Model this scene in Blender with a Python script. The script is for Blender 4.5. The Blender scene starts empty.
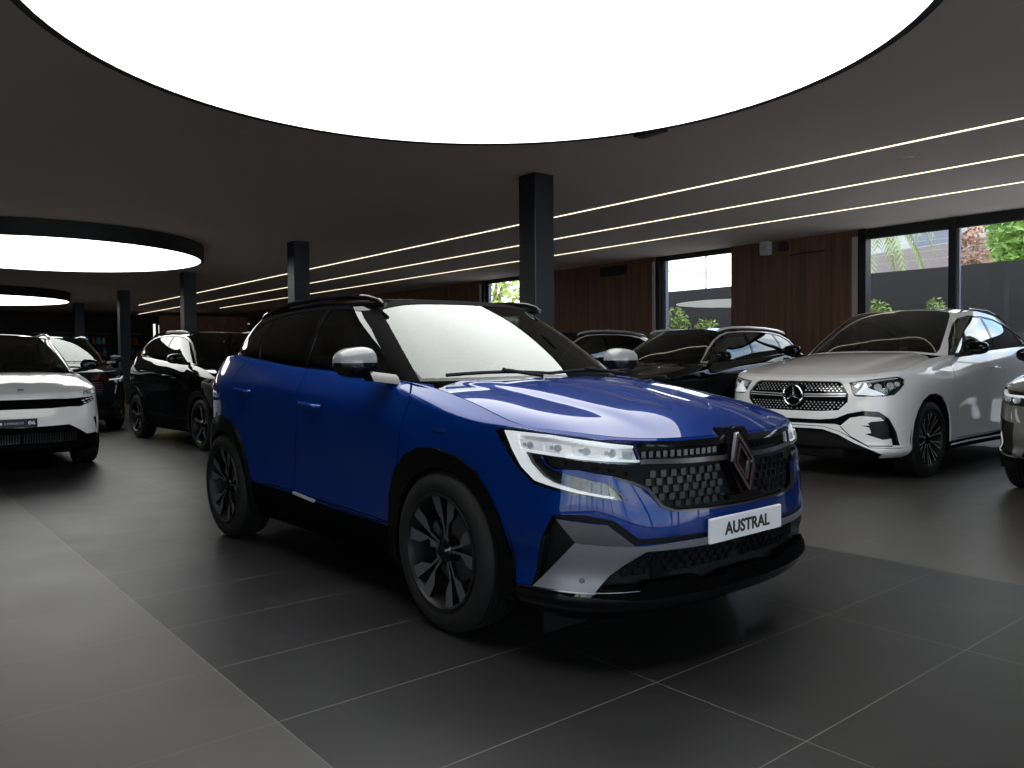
import bpy, bmesh, math, random
import numpy as np
from mathutils import Vector, Matrix, geometry
from math import pi, sin, cos, radians
sc = bpy.context.scene
COL = sc.collection
random.seed(7)

# ------------------------------------------------------------------ materials
MATS = {}
def new_mat(name):
    m = bpy.data.materials.new(name); m.use_nodes = True
    MATS[name] = m
    return m, m.node_tree.nodes, m.node_tree.links
def pmat(name, col, rough=.5, metal=0., coat=0., coat_rough=.03, spec=.5, emit=None, estr=0., bump=0., bscale=60., ior=1.5, tint=None, var=0., vscale=3.):
    m, N, L = new_mat(name)
    b = N['Principled BSDF']
    b.inputs['Base Color'].default_value = (*col, 1)
    b.inputs['Roughness'].default_value = rough
    b.inputs['Metallic'].default_value = metal
    b.inputs['Coat Weight'].default_value = coat
    b.inputs['Coat Roughness'].default_value = coat_rough
    b.inputs['Specular IOR Level'].default_value = spec
    b.inputs['IOR'].default_value = ior
    b.inputs['Coat IOR'].default_value = 1.43
    if tint: b.inputs['Specular Tint'].default_value = (*tint, 1)
    if emit:
        b.inputs['Emission Color'].default_value = (*emit, 1)
        b.inputs['Emission Strength'].default_value = estr
    tc = None
    if bump or var:
        tc = N.new('ShaderNodeTexCoord')
    if bump:
        n = N.new('ShaderNodeTexNoise'); n.inputs['Scale'].default_value = bscale; n.inputs['Detail'].default_value = 3
        bp = N.new('ShaderNodeBump'); bp.inputs['Strength'].default_value = bump; bp.inputs['Distance'].default_value = .01
        L.new(tc.outputs['Object'], n.inputs['Vector']); L.new(n.outputs['Fac'], bp.inputs['Height']); L.new(bp.outputs['Normal'], b.inputs['Normal'])
    if var:
        n = N.new('ShaderNodeTexNoise'); n.inputs['Scale'].default_value = vscale; n.inputs['Detail'].default_value = 4
        mx = N.new('ShaderNodeMix'); mx.data_type = 'RGBA'
        mx.inputs['A'].default_value = (*[c*(1-var) for c in col], 1); mx.inputs['B'].default_value = (*[min(1, c*(1+var)) for c in col], 1)
        L.new(tc.outputs['Object'], n.inputs['Vector']); L.new(n.outputs['Fac'], mx.inputs['Factor']); L.new(mx.outputs['Result'], b.inputs['Base Color'])
    return m
def glass_mat(name, tint, refl=1.0, rough=0.0, ior=1.5, boost=0.0):
    """thin pane: tinted see-through plus mirror reflection growing with the angle"""
    m, N, L = new_mat(name)
    N.remove(N['Principled BSDF'])
    out = [n for n in N if n.type == 'OUTPUT_MATERIAL'][0]
    fr = N.new('ShaderNodeFresnel'); fr.inputs['IOR'].default_value = ior
    ge = N.new('ShaderNodeNewGeometry'); io = N.new('ShaderNodeMapRange'); io.inputs['To Min'].default_value = ior; io.inputs['To Max'].default_value = 1/ior   # same reflection from both faces
    L.new(ge.outputs['Backfacing'], io.inputs['Value']); L.new(io.outputs[0], fr.inputs['IOR'])
    mu = N.new('ShaderNodeMath'); mu.operation = 'MULTIPLY_ADD'; mu.inputs[1].default_value = refl; mu.inputs[2].default_value = boost; mu.use_clamp = True
    tr = N.new('ShaderNodeBsdfTransparent'); tr.inputs['Color'].default_value = (*tint, 1)
    gl = N.new('ShaderNodeBsdfGlossy'); gl.inputs['Roughness'].default_value = rough; gl.inputs['Color'].default_value = (.95, 1, .98, 1)
    mx = N.new('ShaderNodeMixShader')
    L.new(fr.outputs[0], mu.inputs[0]); L.new(mu.outputs[0], mx.inputs[0]); L.new(tr.outputs[0], mx.inputs[1]); L.new(gl.outputs[0], mx.inputs[2]); L.new(mx.outputs[0], out.inputs['Surface'])
    return m
def emat(name, col, s):
    m, N, L = new_mat(name)
    N.remove(N['Principled BSDF'])
    out = [n for n in N if n.type == 'OUTPUT_MATERIAL'][0]
    e = N.new('ShaderNodeEmission'); e.inputs['Color'].default_value = (*col, 1); e.inputs['Strength'].default_value = s
    L.new(e.outputs[0], out.inputs['Surface'])
    return m

# ------------------------------------------------------------------ objects
def link(o, parent=None):
    COL.objects.link(o)
    if parent is not None: o.parent = parent
    return o
def empty(name, loc=(0, 0, 0), rz=0, label=None, cat=None, group=None):
    o = bpy.data.objects.new(name, None); COL.objects.link(o)
    o.empty_display_size = .2
    o.location = loc; o.rotation_euler = (0, 0, rz)
    return tag(o, label, cat, group)
def tag(o, label=None, cat=None, group=None, kind=None):
    if label: o['label'] = label
    if cat: o['category'] = cat
    if group: o['group'] = group
    if kind: o['kind'] = kind
    return o
class MB:
    """mesh builder: collects faces, links ONE mesh object"""
    def __init__(s): s.v = []; s.f = []; s.n = []; s.m = []; s.custom = False
    def add(s, vs, fs, ns=None, mi=0):
        b = len(s.v); s.v += [tuple(map(float, q)) for q in vs]
        for k, f in enumerate(fs):
            s.f.append([b+i for i in f]); s.m.append(mi)
            s.n.append(ns[k] if ns is not None else None)
        if ns is not None: s.custom = True
        return s
    def box(s, x0, x1, y0, y1, z0, z1, mi=0):
        v = [(x, y, z) for z in (z0, z1) for y in (y0, y1) for x in (x0, x1)]
        return s.add(v, [(0, 2, 3, 1), (4, 5, 7, 6), (0, 1, 5, 4), (2, 6, 7, 3), (0, 4, 6, 2), (1, 3, 7, 5)], mi=mi)
    def rbox(s, x0, x1, y0, y1, z0, z1, r=.01, seg=2, mi=0):
        bm = bmesh.new(); bmesh.ops.create_cube(bm, size=1)
        for v in bm.verts: v.co = Vector(((x0+x1)/2+v.co.x*(x1-x0), (y0+y1)/2+v.co.y*(y1-y0), (z0+z1)/2+v.co.z*(z1-z0)))
        bmesh.ops.bevel(bm, geom=bm.edges[:]+bm.verts[:], offset=r, segments=seg, profile=.5, affect='EDGES')
        s.addbm(bm, mi); return s
    def addbm(s, bm, mi=0, mat=None):
        bm.verts.index_update()
        vs = [(mat @ v.co) if mat else v.co for v in bm.verts]
        s.add(vs, [[v.index for v in f.verts] for f in bm.faces], mi=mi); bm.free()
        return s
    def lathe(s, prof, n=48, axis='y', c=(0, 0, 0), mi=0, a0=0, a1=2*pi, closed=False):
        full = abs(a1-a0-2*pi) < 1e-6; m = n if full else n+1; vs = []
        for k in range(m):
            a = a0+(a1-a0)*k/n
            for r, h in prof:
                if axis == 'y': q = (r*cos(a), h, r*sin(a))
                elif axis == 'z': q = (r*cos(a), r*sin(a), h)
                else: q = (h, r*cos(a), r*sin(a))
                vs.append((q[0]+c[0], q[1]+c[1], q[2]+c[2]))
        P = len(prof); fs = []
        for k in range(n):
            k2 = (k+1) % m
            for j in range(P-(0 if closed else 1)):
                j2 = (j+1) % P
                fs.append((k*P+j, k2*P+j, k2*P+j2, k*P+j2))
        return s.add(vs, fs, mi=mi)
    def tube(s, pts, r, n=10, mi=0, caps=True):
        pts = [Vector(q) for q in pts]; rs = r if isinstance(r, (list, tuple)) else [r]*len(pts); vs = []; up = Vector((0, 0, 1))
        for i, q in enumerate(pts):
            t = (pts[min(i+1, len(pts)-1)]-pts[max(i-1, 0)]).normalized()
            a = t.cross(up if abs(t.z) < .95 else Vector((1, 0, 0))).normalized(); b = t.cross(a).normalized()
            for k in range(n):
                w = 2*pi*k/n; vs.append(q+a*cos(w)*rs[i]+b*sin(w)*rs[i])
        fs = [(i*n+k, i*n+(k+1) % n, (i+1)*n+(k+1) % n, (i+1)*n+k) for i in range(len(pts)-1) for k in range(n)]
        if caps: fs += [tuple(range(n-1, -1, -1)), tuple((len(pts)-1)*n+k for k in range(n))]
        return s.add(vs, fs, mi=mi)
    def prism(s, poly, f0, f1, mi=0):
        """poly 2D list; f0,f1 map (u,v)->3D for back and front"""
        n = len(poly); tri = geometry.tessellate_polygon([[Vector((p[0], p[1], 0)) for p in poly]])
        vs = [f0(*p) for p in poly]+[f1(*p) for p in poly]
        fs = [tuple(t) for t in tri]+[tuple(n+i for i in t[::-1]) for t in tri]+[(i, (i+1) % n, n+(i+1) % n, n+i) for i in range(n)]
        return s.add(vs, fs, mi=mi)
    def mirror(s, ax=1):
        """append copy mirrored"""
        b = len(s.v); nf = len(s.f)
        s.v += [tuple(-c if i == ax else c for i, c in enumerate(q)) for q in s.v]
        for k in range(nf):
            s.f.append([b+i for i in s.f[k][::-1]]); s.m.append(s.m[k])
            n = s.n[k]; s.n.append(None if n is None else [tuple(-c if i == ax else c for i, c in enumerate(q)) for q in n[::-1]])
        return s
    def flip(s, ax=1):
        s.v = [tuple(-c if i == ax else c for i, c in enumerate(q)) for q in s.v]
        s.f = [f[::-1] for f in s.f]
        s.n = [None if n is None else [tuple(-c if i == ax else c for i, c in enumerate(q)) for q in n[::-1]] for n in s.n]
        return s
    def build(s, name, mats, parent=None, smooth=True, angle=35, recalc=True):
        me = bpy.data.meshes.new(name); me.from_pydata(s.v, [], s.f)
        if not isinstance(mats, (list, tuple)): mats = [mats]
        for m in mats: me.materials.append(MATS[m] if isinstance(m, str) else m)
        if len(mats) > 1: me.polygons.foreach_set('material_index', s.m)
        if not s.custom and recalc:
            bm = bmesh.new(); bm.from_mesh(me); bmesh.ops.recalc_face_normals(bm, faces=bm.faces[:]); bm.to_mesh(me); bm.free()
        if smooth:
            me.shade_smooth()
            if s.custom:
                ln = []
                for k, f in enumerate(s.f):
                    if s.n[k] is not None: ln += [tuple(q) for q in s.n[k]]
                    else: ln += [tuple(me.polygons[k].normal)]*len(f)
                me.normals_split_custom_set(ln)
            else: me.set_sharp_from_angle(angle=radians(angle))
        o = bpy.data.objects.new(name, me)
        return link(o, parent)
def struct(o): o['kind'] = 'structure'; return o
def copy_tree(o, parent=None, **kw):
    c = o.copy(); COL.objects.link(c)
    if parent is not None: c.parent = parent
    for ch in list(o.children): copy_tree(ch, c)
    for k, v in kw.items(): setattr(c, k, v)
    return c
def nspline(t,P):
    """C2 natural cubic through P at params t; returns evaluator"""
    t=np.asarray(t,float);P=np.asarray(P,float);n=len(t)
    sh=P.shape[1:];Q=P.reshape(n,-1);h=np.diff(t)
    A=np.zeros((n,n));B=np.zeros_like(Q);A[0,0]=A[-1,-1]=1
    for i in range(1,n-1):
        A[i,i-1]=h[i-1];A[i,i]=2*(h[i-1]+h[i]);A[i,i+1]=h[i]
        B[i]=6*((Q[i+1]-Q[i])/h[i]-(Q[i]-Q[i-1])/h[i-1])
    M=np.linalg.solve(A,B)
    def ev(x):
        x=np.atleast_1d(x);i=np.clip(np.searchsorted(t,x)-1,0,n-2)
        hh=h[i][:,None];a=((t[i+1]-x)/h[i])[:,None];b=1-a
        r=a*Q[i]+b*Q[i+1]+((a**3-a)*M[i]+(b**3-b)*M[i+1])*hh**2/6
        return r.reshape((len(x),)+sh)
    return ev
class Grid:
    """surface grid over (station, row); S[i] flat abscissa, P[i,j] position, N normals"""
    def __init__(g,S,P):
        g.S=np.asarray(S);g.P=P
        du=np.gradient(P,axis=0);dv=np.gradient(P,axis=1)
        N=np.cross(du,dv);L=np.linalg.norm(N,axis=2,keepdims=True);g.N=N/np.maximum(L,1e-9)
        g.Z=P[:,:,2]
    def at(g,s,z):
        s=min(max(s,g.S[0]),g.S[-1]);i=min(max(int(np.searchsorted(g.S,s))-1,0),len(g.S)-2)
        f=(s-g.S[i])/(g.S[i+1]-g.S[i]);o=[]
        for k in (i,i+1):
            Z=g.Z[k];zz=min(max(z,Z[0]),Z[-1]);j=min(max(int(np.searchsorted(Z,zz))-1,0),len(Z)-2)
            w=(zz-Z[j])/max(Z[j+1]-Z[j],1e-9);w=min(max(w,0),1)
            o.append((g.P[k,j]*(1-w)+g.P[k,j+1]*w,g.N[k,j]*(1-w)+g.N[k,j+1]*w))
        p=o[0][0]*(1-f)+o[1][0]*f;n=o[0][1]*(1-f)+o[1][1]*f
        return p,n/np.linalg.norm(n)
def net(C,S,creases=(),ds=.025,dr=.02,vs=None):
    """C[s][r] control points for y>=0 from nose centre to tail centre"""
    C=np.array(C,float);S=np.asarray(S,float);ns,nr,_=C.shape
    L=np.linalg.norm(np.diff(C,axis=1),axis=2).mean(0);v=np.concatenate([[0],np.cumsum(L)])
    cuts=[0]+list(creases)+[nr-1];rows=[];
    CT=C.transpose(1,0,2)
    for a,b in zip(cuts[:-1],cuts[1:]):
        m=max(1,int(round((v[b]-v[a])/dr)));vv=np.linspace(v[a],v[b],m+1)
        if b-a==1: w=((vv-v[a])/(v[b]-v[a]))[:,None,None];seg=CT[a]*(1-w)+CT[b]*w
        else: seg=nspline(v[a:b+1],CT[a:b+1])(vv)
        rows.append(seg if not rows else seg[1:])
    D=np.concatenate(rows).transpose(1,0,2)
    m=np.array([1,-1,1.])
    Dx=np.concatenate([D[1:3][::-1]*m,D,D[-3:-1][::-1]*m])
    Sx=np.concatenate([-S[1:3][::-1]+2*S[0],S,2*S[-1]-S[-3:-1][::-1]])
    n=int(round((S[-1]-S[0])/ds));ss=np.linspace(S[0],S[-1],n+1)
    P=nspline(Sx,Dx)(ss);P[0,:,1]=0;P[-1,:,1]=0
    return Grid(ss,P)
def arclen(pts):
    pts=np.array(pts,float);return np.concatenate([[0],np.cumsum(np.linalg.norm(np.diff(pts,axis=0),axis=1))])
def plan_normals(pts):
    pts=np.array(pts,float);q=np.concatenate([[pts[1]*[1,-1]],pts,[pts[-2]*[1,-1]]])
    t=q[2:]-q[:-2];t/=np.linalg.norm(t,axis=1)[:,None]
    return np.stack([t[:,1],-t[:,0]],1)  # outward
def body_grid(spec,ds=.025,dr=.02):
    pl=spec['plan'];S=arclen(pl);N=plan_normals(pl);C=[]
    for k,(x,y) in enumerate(pl):
        prof=spec['prof'][k];col=[]
        for d,z in prof: 
            q=np.array([x,y])-N[k]*d;col.append([q[0],max(q[1],0),z])
        C.append(col)
    return net(C,S,spec.get('creases',()),ds,dr)
# ------------------------------------------------------------------ surface cutting
def inpoly(x, y, P):
    c = False; j = len(P)-1
    for i in range(len(P)):
        xi, yi = P[i][0], P[i][1]; xj, yj = P[j][0], P[j][1]
        if (yi > y) != (yj > y) and x < (xj-xi)*(y-yi)/(yj-yi)+xi: c = not c
        j = i
    return c
def band(pts, w, closed=False):
    """closed outline of a strip of width w along a polyline"""
    n = len(pts); L = []; R = []
    for i in range(n):
        a = pts[(i-1) % n] if (i > 0 or closed) else pts[i]; b = pts[(i+1) % n] if (i < n-1 or closed) else pts[i]
        dx, dy = b[0]-a[0], b[1]-a[1]; l = math.hypot(dx, dy) or 1; nx, ny = -dy/l*w/2, dx/l*w/2
        L.append((pts[i][0]+nx, pts[i][1]+ny)); R.append((pts[i][0]-nx, pts[i][1]-ny))
    return L+R[::-1]
def curve2(pts, n=6, closed=False):
    """smooth a 2D polyline (Catmull-Rom)"""
    m = len(pts); o = []
    rng = range(m if closed else m-1)
    for i in rng:
        g = (lambda k: pts[k % m]) if closed else (lambda k: pts[min(max(k, 0), m-1)])
        p0, p1, p2, p3 = g(i-1), g(i), g(i+1), g(i+2)
        for k in range(n):
            t = k/n
            o.append(tuple(.5*(2*p1[c]+(p2[c]-p0[c])*t+(2*p0[c]-5*p1[c]+4*p2[c]-p3[c])*t*t+(3*p1[c]-p0[c]-3*p2[c]+p3[c])*t**3) for c in (0, 1)))
    if not closed: o.append(tuple(pts[-1]))
    return o
def circ(cx, cz, r, n=40, a0=0, a1=2*pi, sq=1.0):
    return [(cx+r*cos(a0+(a1-a0)*k/n), cz+r*sq*sin(a0+(a1-a0)*k/n)) for k in range(n)]
class Cut:
    def __init__(s, G, half=True):
        s.G = G; s.bm = bm = bmesh.new(); s.lp = bm.verts.layers.float_vector.new('p'); s.ln = bm.verts.layers.float_vector.new('n')
        s.la = bm.verts.layers.float_vector.new('a'); s.lr = bm.faces.layers.int.new('r'); s.names = ['base']; s.sys = 'a'
        ns, nr, _ = G.P.shape; V = []
        for i in range(ns):
            for j in range(nr):
                v = bm.verts.new((G.S[i], G.P[i, j, 2], 0)); v[s.lp] = Vector(G.P[i, j]); v[s.ln] = Vector(G.N[i, j]); v[s.la] = Vector((G.S[i], G.P[i, j, 2], j/(nr-1))); V.append(v)
        for i in range(ns-1):
            for j in range(nr-1): bm.faces.new((V[i*nr+j], V[(i+1)*nr+j], V[(i+1)*nr+j+1], V[i*nr+j+1]))
    def set(s, sys):
        if sys == s.sys: return
        s.sys = sys; lp, la = s.lp, s.la
        for v in s.bm.verts:
            if sys == 'a': v.co = (v[la].x, v[la].y, 0)
            elif sys == 'b': v.co = (v[la].x, v[la].z, 0)
            elif sys == 'xz': v.co = (v[lp].x, v[lp].z, 0)
            elif sys == 'xy': v.co = (v[lp].x, v[lp].y, 0)
            elif sys == 'yz': v.co = (v[lp].y, v[lp].z, 0)
    def tag(s, name, poly, sys='a', only=None):
        """cut the surface along poly (in coordinate system sys) and give the faces inside the region name"""
        s.set(sys); bm = s.bm
        if name not in s.names: s.names.append(name)
        rid = s.names.index(name)
        x0 = min(p[0] for p in poly); x1 = max(p[0] for p in poly); y0 = min(p[1] for p in poly); y1 = max(p[1] for p in poly)
        def bb(f):
            xs = [v.co.x for v in f.verts]; ys = [v.co.y for v in f.verts]; return min(xs), max(xs), min(ys), max(ys)
        cand = {}
        for f in bm.faces:
            b = bb(f)
            if b[0] <= x1 and b[1] >= x0 and b[2] <= y1 and b[3] >= y0: cand[f] = b
        n = len(poly)
        for i in range(n):
            a = poly[i]; c = poly[(i+1) % n]; dx, dy = c[0]-a[0], c[1]-a[1]; l = math.hypot(dx, dy)
            if l < 1e-7: continue
            u0, u1, w0, w1 = min(a[0], c[0]), max(a[0], c[0]), min(a[1], c[1]), max(a[1], c[1])
            no = (-dy/l, dx/l); sub = []
            for f, b in cand.items():
                if b[0] <= u1 and b[1] >= u0 and b[2] <= w1 and b[3] >= w0:
                    ds = [(v.co.x-a[0])*no[0]+(v.co.y-a[1])*no[1] for v in f.verts]
                    if min(ds) < -1e-7 and max(ds) > 1e-7: sub.append(f)
            if not sub: continue
            geom = set(sub)
            for f in sub: geom.update(f.verts); geom.update(f.edges)
            r = bmesh.ops.bisect_plane(bm, geom=list(geom), dist=1e-7, plane_co=(a[0], a[1], 0), plane_no=(no[0], no[1], 0))
            for f in sub: cand.pop(f, None)
            for f in r['geom']:
                if isinstance(f, bmesh.types.BMFace): cand[f] = bb(f)
        for f in cand:
            if not f.is_valid: continue
            c = f.calc_center_median()
            if inpoly(c.x, c.y, poly):
                if only is not None and s.names[f[s.lr]] not in only: continue
                f[s.lr] = rid
        return s
    def out(s, names, o=0., rim=0., mb=None, mi=0, midz=False):
        """collect faces of the regions at offset o along the normal, with a rim going down by rim"""
        if isinstance(names, str): names = [names]
        ids = {s.names.index(n) for n in names if n in s.names}; mb = mb or MB()
        fs = [f for f in s.bm.faces if f[s.lr] in ids]; idx = {}; vs = []; 
        def gi(v):
            if v not in idx: idx[v] = len(vs); vs.append(v[s.lp]+v[s.ln].normalized()*o)
            return idx[v]
        F = []; NN = []
        for f in fs:
            F.append([gi(v) for v in f.verts]); NN.append([tuple(v[s.ln].normalized()) for v in f.verts])
        if rim:
            E = {}
            for f in fs:
                for l in f.loops: E.setdefault(l.edge, []).append(l)
            for e, ls in E.items():
                if len(ls) == 1:
                    l = ls[0]; a, b = l.vert, l.link_loop_next.vert
                    if abs(a[s.lp].y) < 2e-4 and abs(b[s.lp].y) < 2e-4: continue
                    ia, ib = gi(a), gi(b); n = len(vs)
                    vs.append(vs[ia]-a[s.ln].normalized()*rim); vs.append(vs[ib]-b[s.ln].normalized()*rim)
                    F.append([ia, n, n+1, ib]); e1 = vs[ib]-vs[ia]; e2 = vs[n]-vs[ia]; q = e2.cross(e1)
                    q = tuple(q.normalized()) if q.length > 1e-9 else (0, 0, 1)
                    NN.append([q]*4)
        # faces of the left half wind outward already
        mb.add(vs, F, NN, mi); return mb
    def free(s): s.bm.free()
def patch(G, poly, o0, o1, mb=None, mi=0, step=.03, side=1, ev=None):
    """raised slab following the surface: poly in (S,z)"""
    ev = ev or G.at; mb = mb or MB(); pts = []
    n = len(poly)
    for i in range(n):
        a, b = poly[i], poly[(i+1) % n]; m = max(1, int(math.ceil(math.hypot(b[0]-a[0], b[1]-a[1])/step)))
        for k in range(m): pts.append((a[0]+(b[0]-a[0])*k/m, a[1]+(b[1]-a[1])*k/m))
    nb = len(pts); area = sum(pts[i][0]*pts[(i+1) % nb][1]-pts[(i+1) % nb][0]*pts[i][1] for i in range(nb))
    if area < 0: pts = pts[::-1]
    x0 = min(p[0] for p in pts); x1 = max(p[0] for p in pts); y0 = min(p[1] for p in pts); y1 = max(p[1] for p in pts)
    inner = []
    if x1-x0 > 1.5*step and y1-y0 > 1.5*step:
        x = x0+step*.7
        while x < x1:
            y = y0+step*.7
            while y < y1:
                if inpoly(x, y, pts) and min(math.hypot(x-p[0], y-p[1]) for p in pts) > step*.4: inner.append((x, y))
                y += step
            x += step
    co = [Vector(p) for p in pts+inner]
    r = geometry.delaunay_2d_cdt(co, [], [list(range(nb))], 1, 1e-6)
    vv = [(v.x, v.y) for v in r[0]]; E = [ev(*q) for q in vv]
    top = [Vector(p)+Vector(nn)*o1 for p, nn in E]; N = [tuple(nn) for p, nn in E]
    fs = []; ns = []
    for f in r[2]:
        fs.append(list(f)); ns.append([N[i] for i in f])
    mb.add(top, fs, ns, mi)
    B = [ev(*q) for q in pts]; vs = []; fs = []; ns = []
    for p, nn in B: vs.append(Vector(p)+Vector(nn)*o1); vs.append(Vector(p)+Vector(nn)*o0)
    for i in range(nb):
        j = (i+1) % nb; q = (vs[2*i+1]-vs[2*i]).cross(vs[2*j]-vs[2*i]); q = tuple(q.normalized()) if q.length > 1e-12 else (0, 0, 1)
        fs.append([2*i, 2*i+1, 2*j+1, 2*j]); ns.append([q]*4)
    mb.add(vs, fs, ns, mi)
    return mb
def coons(F, G, C, K, n=40, m=30, bump=None, Szero=0):
    """F front edge (centre->side), G side edge (front->back), C centre line (front->back), K back edge (centre->side); y>=0 half"""
    def rs(pts, k, pw=1):
        pts = np.array(pts, float); t = arclen(pts); t /= t[-1]; return nspline(t, pts)(np.linspace(0, 1, k))
    F = rs(F, m+1); K = rs(K, m+1); G = rs(G, n+1); C = rs(C, n+1); C[:, 1] = 0
    P = np.zeros((n+1, m+1, 3))
    for i in range(n+1):
        a = i/n
        for j in range(m+1):
            b = j/m; w = b*b
            for c in range(3):
                wb = b if c != 2 else w
                e = (1-a)*F[j, c]+a*K[j, c]; g = (1-wb)*C[i, c]+wb*G[i, c]
                q = (1-a)*(1-wb)*F[0, c]+(1-a)*wb*F[m, c]+a*(1-wb)*K[0, c]+a*wb*K[m, c]
                P[i, j, c] = e+g-q
            if bump: P[i, j, 2] += bump(P[i, j, 0], P[i, j, 1], a, b)
    return Grid(np.linspace(0, 1, n+1), P[::-1].copy())   # abscissa 0 = back edge, 1 = front edge; normals up
# ------------------------------------------------------------------ wheels
def polar(r, a, y): return (r*cos(a), y, r*sin(a))
def blade(mb, outline, y_of, th, mi=0, mi_side=1):
    """outline [(r,a)] -> machined face with darker walls; y_of(r) outer face position"""
    n = len(outline); top = [polar(r, a, y_of(r)) for r, a in outline]; bot = [polar(r, a, y_of(r)-th) for r, a in outline]
    flat = [(r*cos(a), r*sin(a)) for r, a in outline]
    tri = geometry.tessellate_polygon([[Vector((p[0], p[1], 0)) for p in flat]])
    mb.add(top, [tuple(t) for t in tri], mi=mi)
    mb.add(top+bot, [(i, (i+1) % n, n+(i+1) % n, n+i) for i in range(n)], mi=mi_side)
    return mb
def make_wheel(parent, R, rim, W, style, face='wheel_face', dark='gloss_black', n=56, caliper='caliper_dark', ca=-.1):
    """wheel centred on its axle, outer side +y (outer tyre wall at y=0)"""
    h = -W/2
    mb = MB()  # barrel + lip
    mb.lathe([(rim+.006, -.004), (rim+.004, .004), (rim-.006, .004), (rim-.012, -.006), (rim-.022, -.03), (rim-.028, -W+.02), (rim+.004, -W+.005), (rim+.006, -W)], n, mi=0)
    mb.lathe([(.0, -.165), (.15, -.165), (rim-.028, -.17)], 24, mi=0)
    w = mb.build('wheel', ['semi_black'], parent)
    t = MB(); s = .012; pr = [(rim, -.012), (rim+.012, -.002), (rim+(R-rim)*.35, .006), (rim+(R-rim)*.6, .004), (R-.022, -.006), (R-.008, -.018)]
    g0 = -.03
    k = 5; gw = (W-.06-.0)/k
    for i in range(k):
        a = g0-gw*i; b = a-gw
        pr += [(R-(.002 if i in (0, k-1) else 0), a), (R-(.002 if i in (0, k-1) else 0), b+.009)]
        if i < k-1: pr += [(R-.009, b+.008), (R-.009, b+.001)]
    pr += [(R-.008, -W+.018), (R-.022, -W+.006), (rim+.012, -W+.002), (rim, -W+.012)]
    t.lathe(pr, n*2); t.build('tyre', 'tyre', w, angle=25)
    d = MB(); d.lathe([(.05, -.09), (.15, -.09), (.16, -.09), (.16, -.115), (.05, -.115)], 36); d.build('brake_disc', 'disc_steel', w)
    c = MB()
    c.lathe([(.115, -.07), (.172, -.07), (.176, -.13), (.11, -.13)], 10, a0=ca, a1=ca+.85, closed=True); c.build('brake_caliper', caliper, w)
    yf = lambda r: -.038+.03*(r/rim)**2
    sp = MB(); st = []
    if style == 'austral':
        for k in range(5):
            for sg in (-1, 1):
                A = pi/2+.12+k*2*pi/5; m = lambda r, a: (r, A+sg*a)
                st.append([m(.035, -.02), m(.04, .5), m(.07, .22), m(.13, .17), m(.185, .37), m(rim-.004, .36), m(rim-.004, .13), m(.20, .11), m(.135, .085), m(.07, .04)])
        yf = lambda r: -.040+.034*(r/rim)**1.5; th = .02
    elif style == 'multi':
        for k in range(10):
            A = pi/2+k*2*pi/10
            for sg in (-1, 1):
                m = lambda r, a: (r, A+sg*a)
                st.append([m(.04, .02), m(.045, .2), m(.12, .075), m(rim-.004, .15), m(rim-.004, .09), m(.12, .03)])
        th = .018
    elif style == 'five':
        for k in range(5):
            A = pi/2+k*2*pi/5; m = lambda r, a: (r, A+a)
            st.append([m(.04, -.6), m(.07, -.35), m(.14, -.16), m(rim-.004, -.13), m(rim-.004, .13), m(.14, .16), m(.07, .35), m(.04, .6)])
        th = .025
    else:  # ten wide
        for k in range(7):
            A = pi/2+k*2*pi/7; m = lambda r, a: (r, A+a)
            st.append([m(.04, -.4), m(.08, -.14), m(rim-.004, -.20), m(rim-.004, -.08), m(.15, 0), m(rim-.004, .08), m(rim-.004, .20), m(.08, .14), m(.04, .4)])
        th = .022
    for o in st: blade(sp, o, yf, th)
    sp.lathe([(.0, -.012), (.028, -.014), (.034, -.02), (.052, -.032), (.058, -.05), (.058, -.16)], 24, mi=1)
    for k in range(5):
        a = k*2*pi/5+.3; sp.lathe([(0, -.03), (.006, -.03), (.008, -.045)], 8, c=(.042*cos(a), 0, .042*sin(a)), mi=1)
    sp.build('rim_spokes', [face, dark], w, angle=20)
    return w

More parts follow.
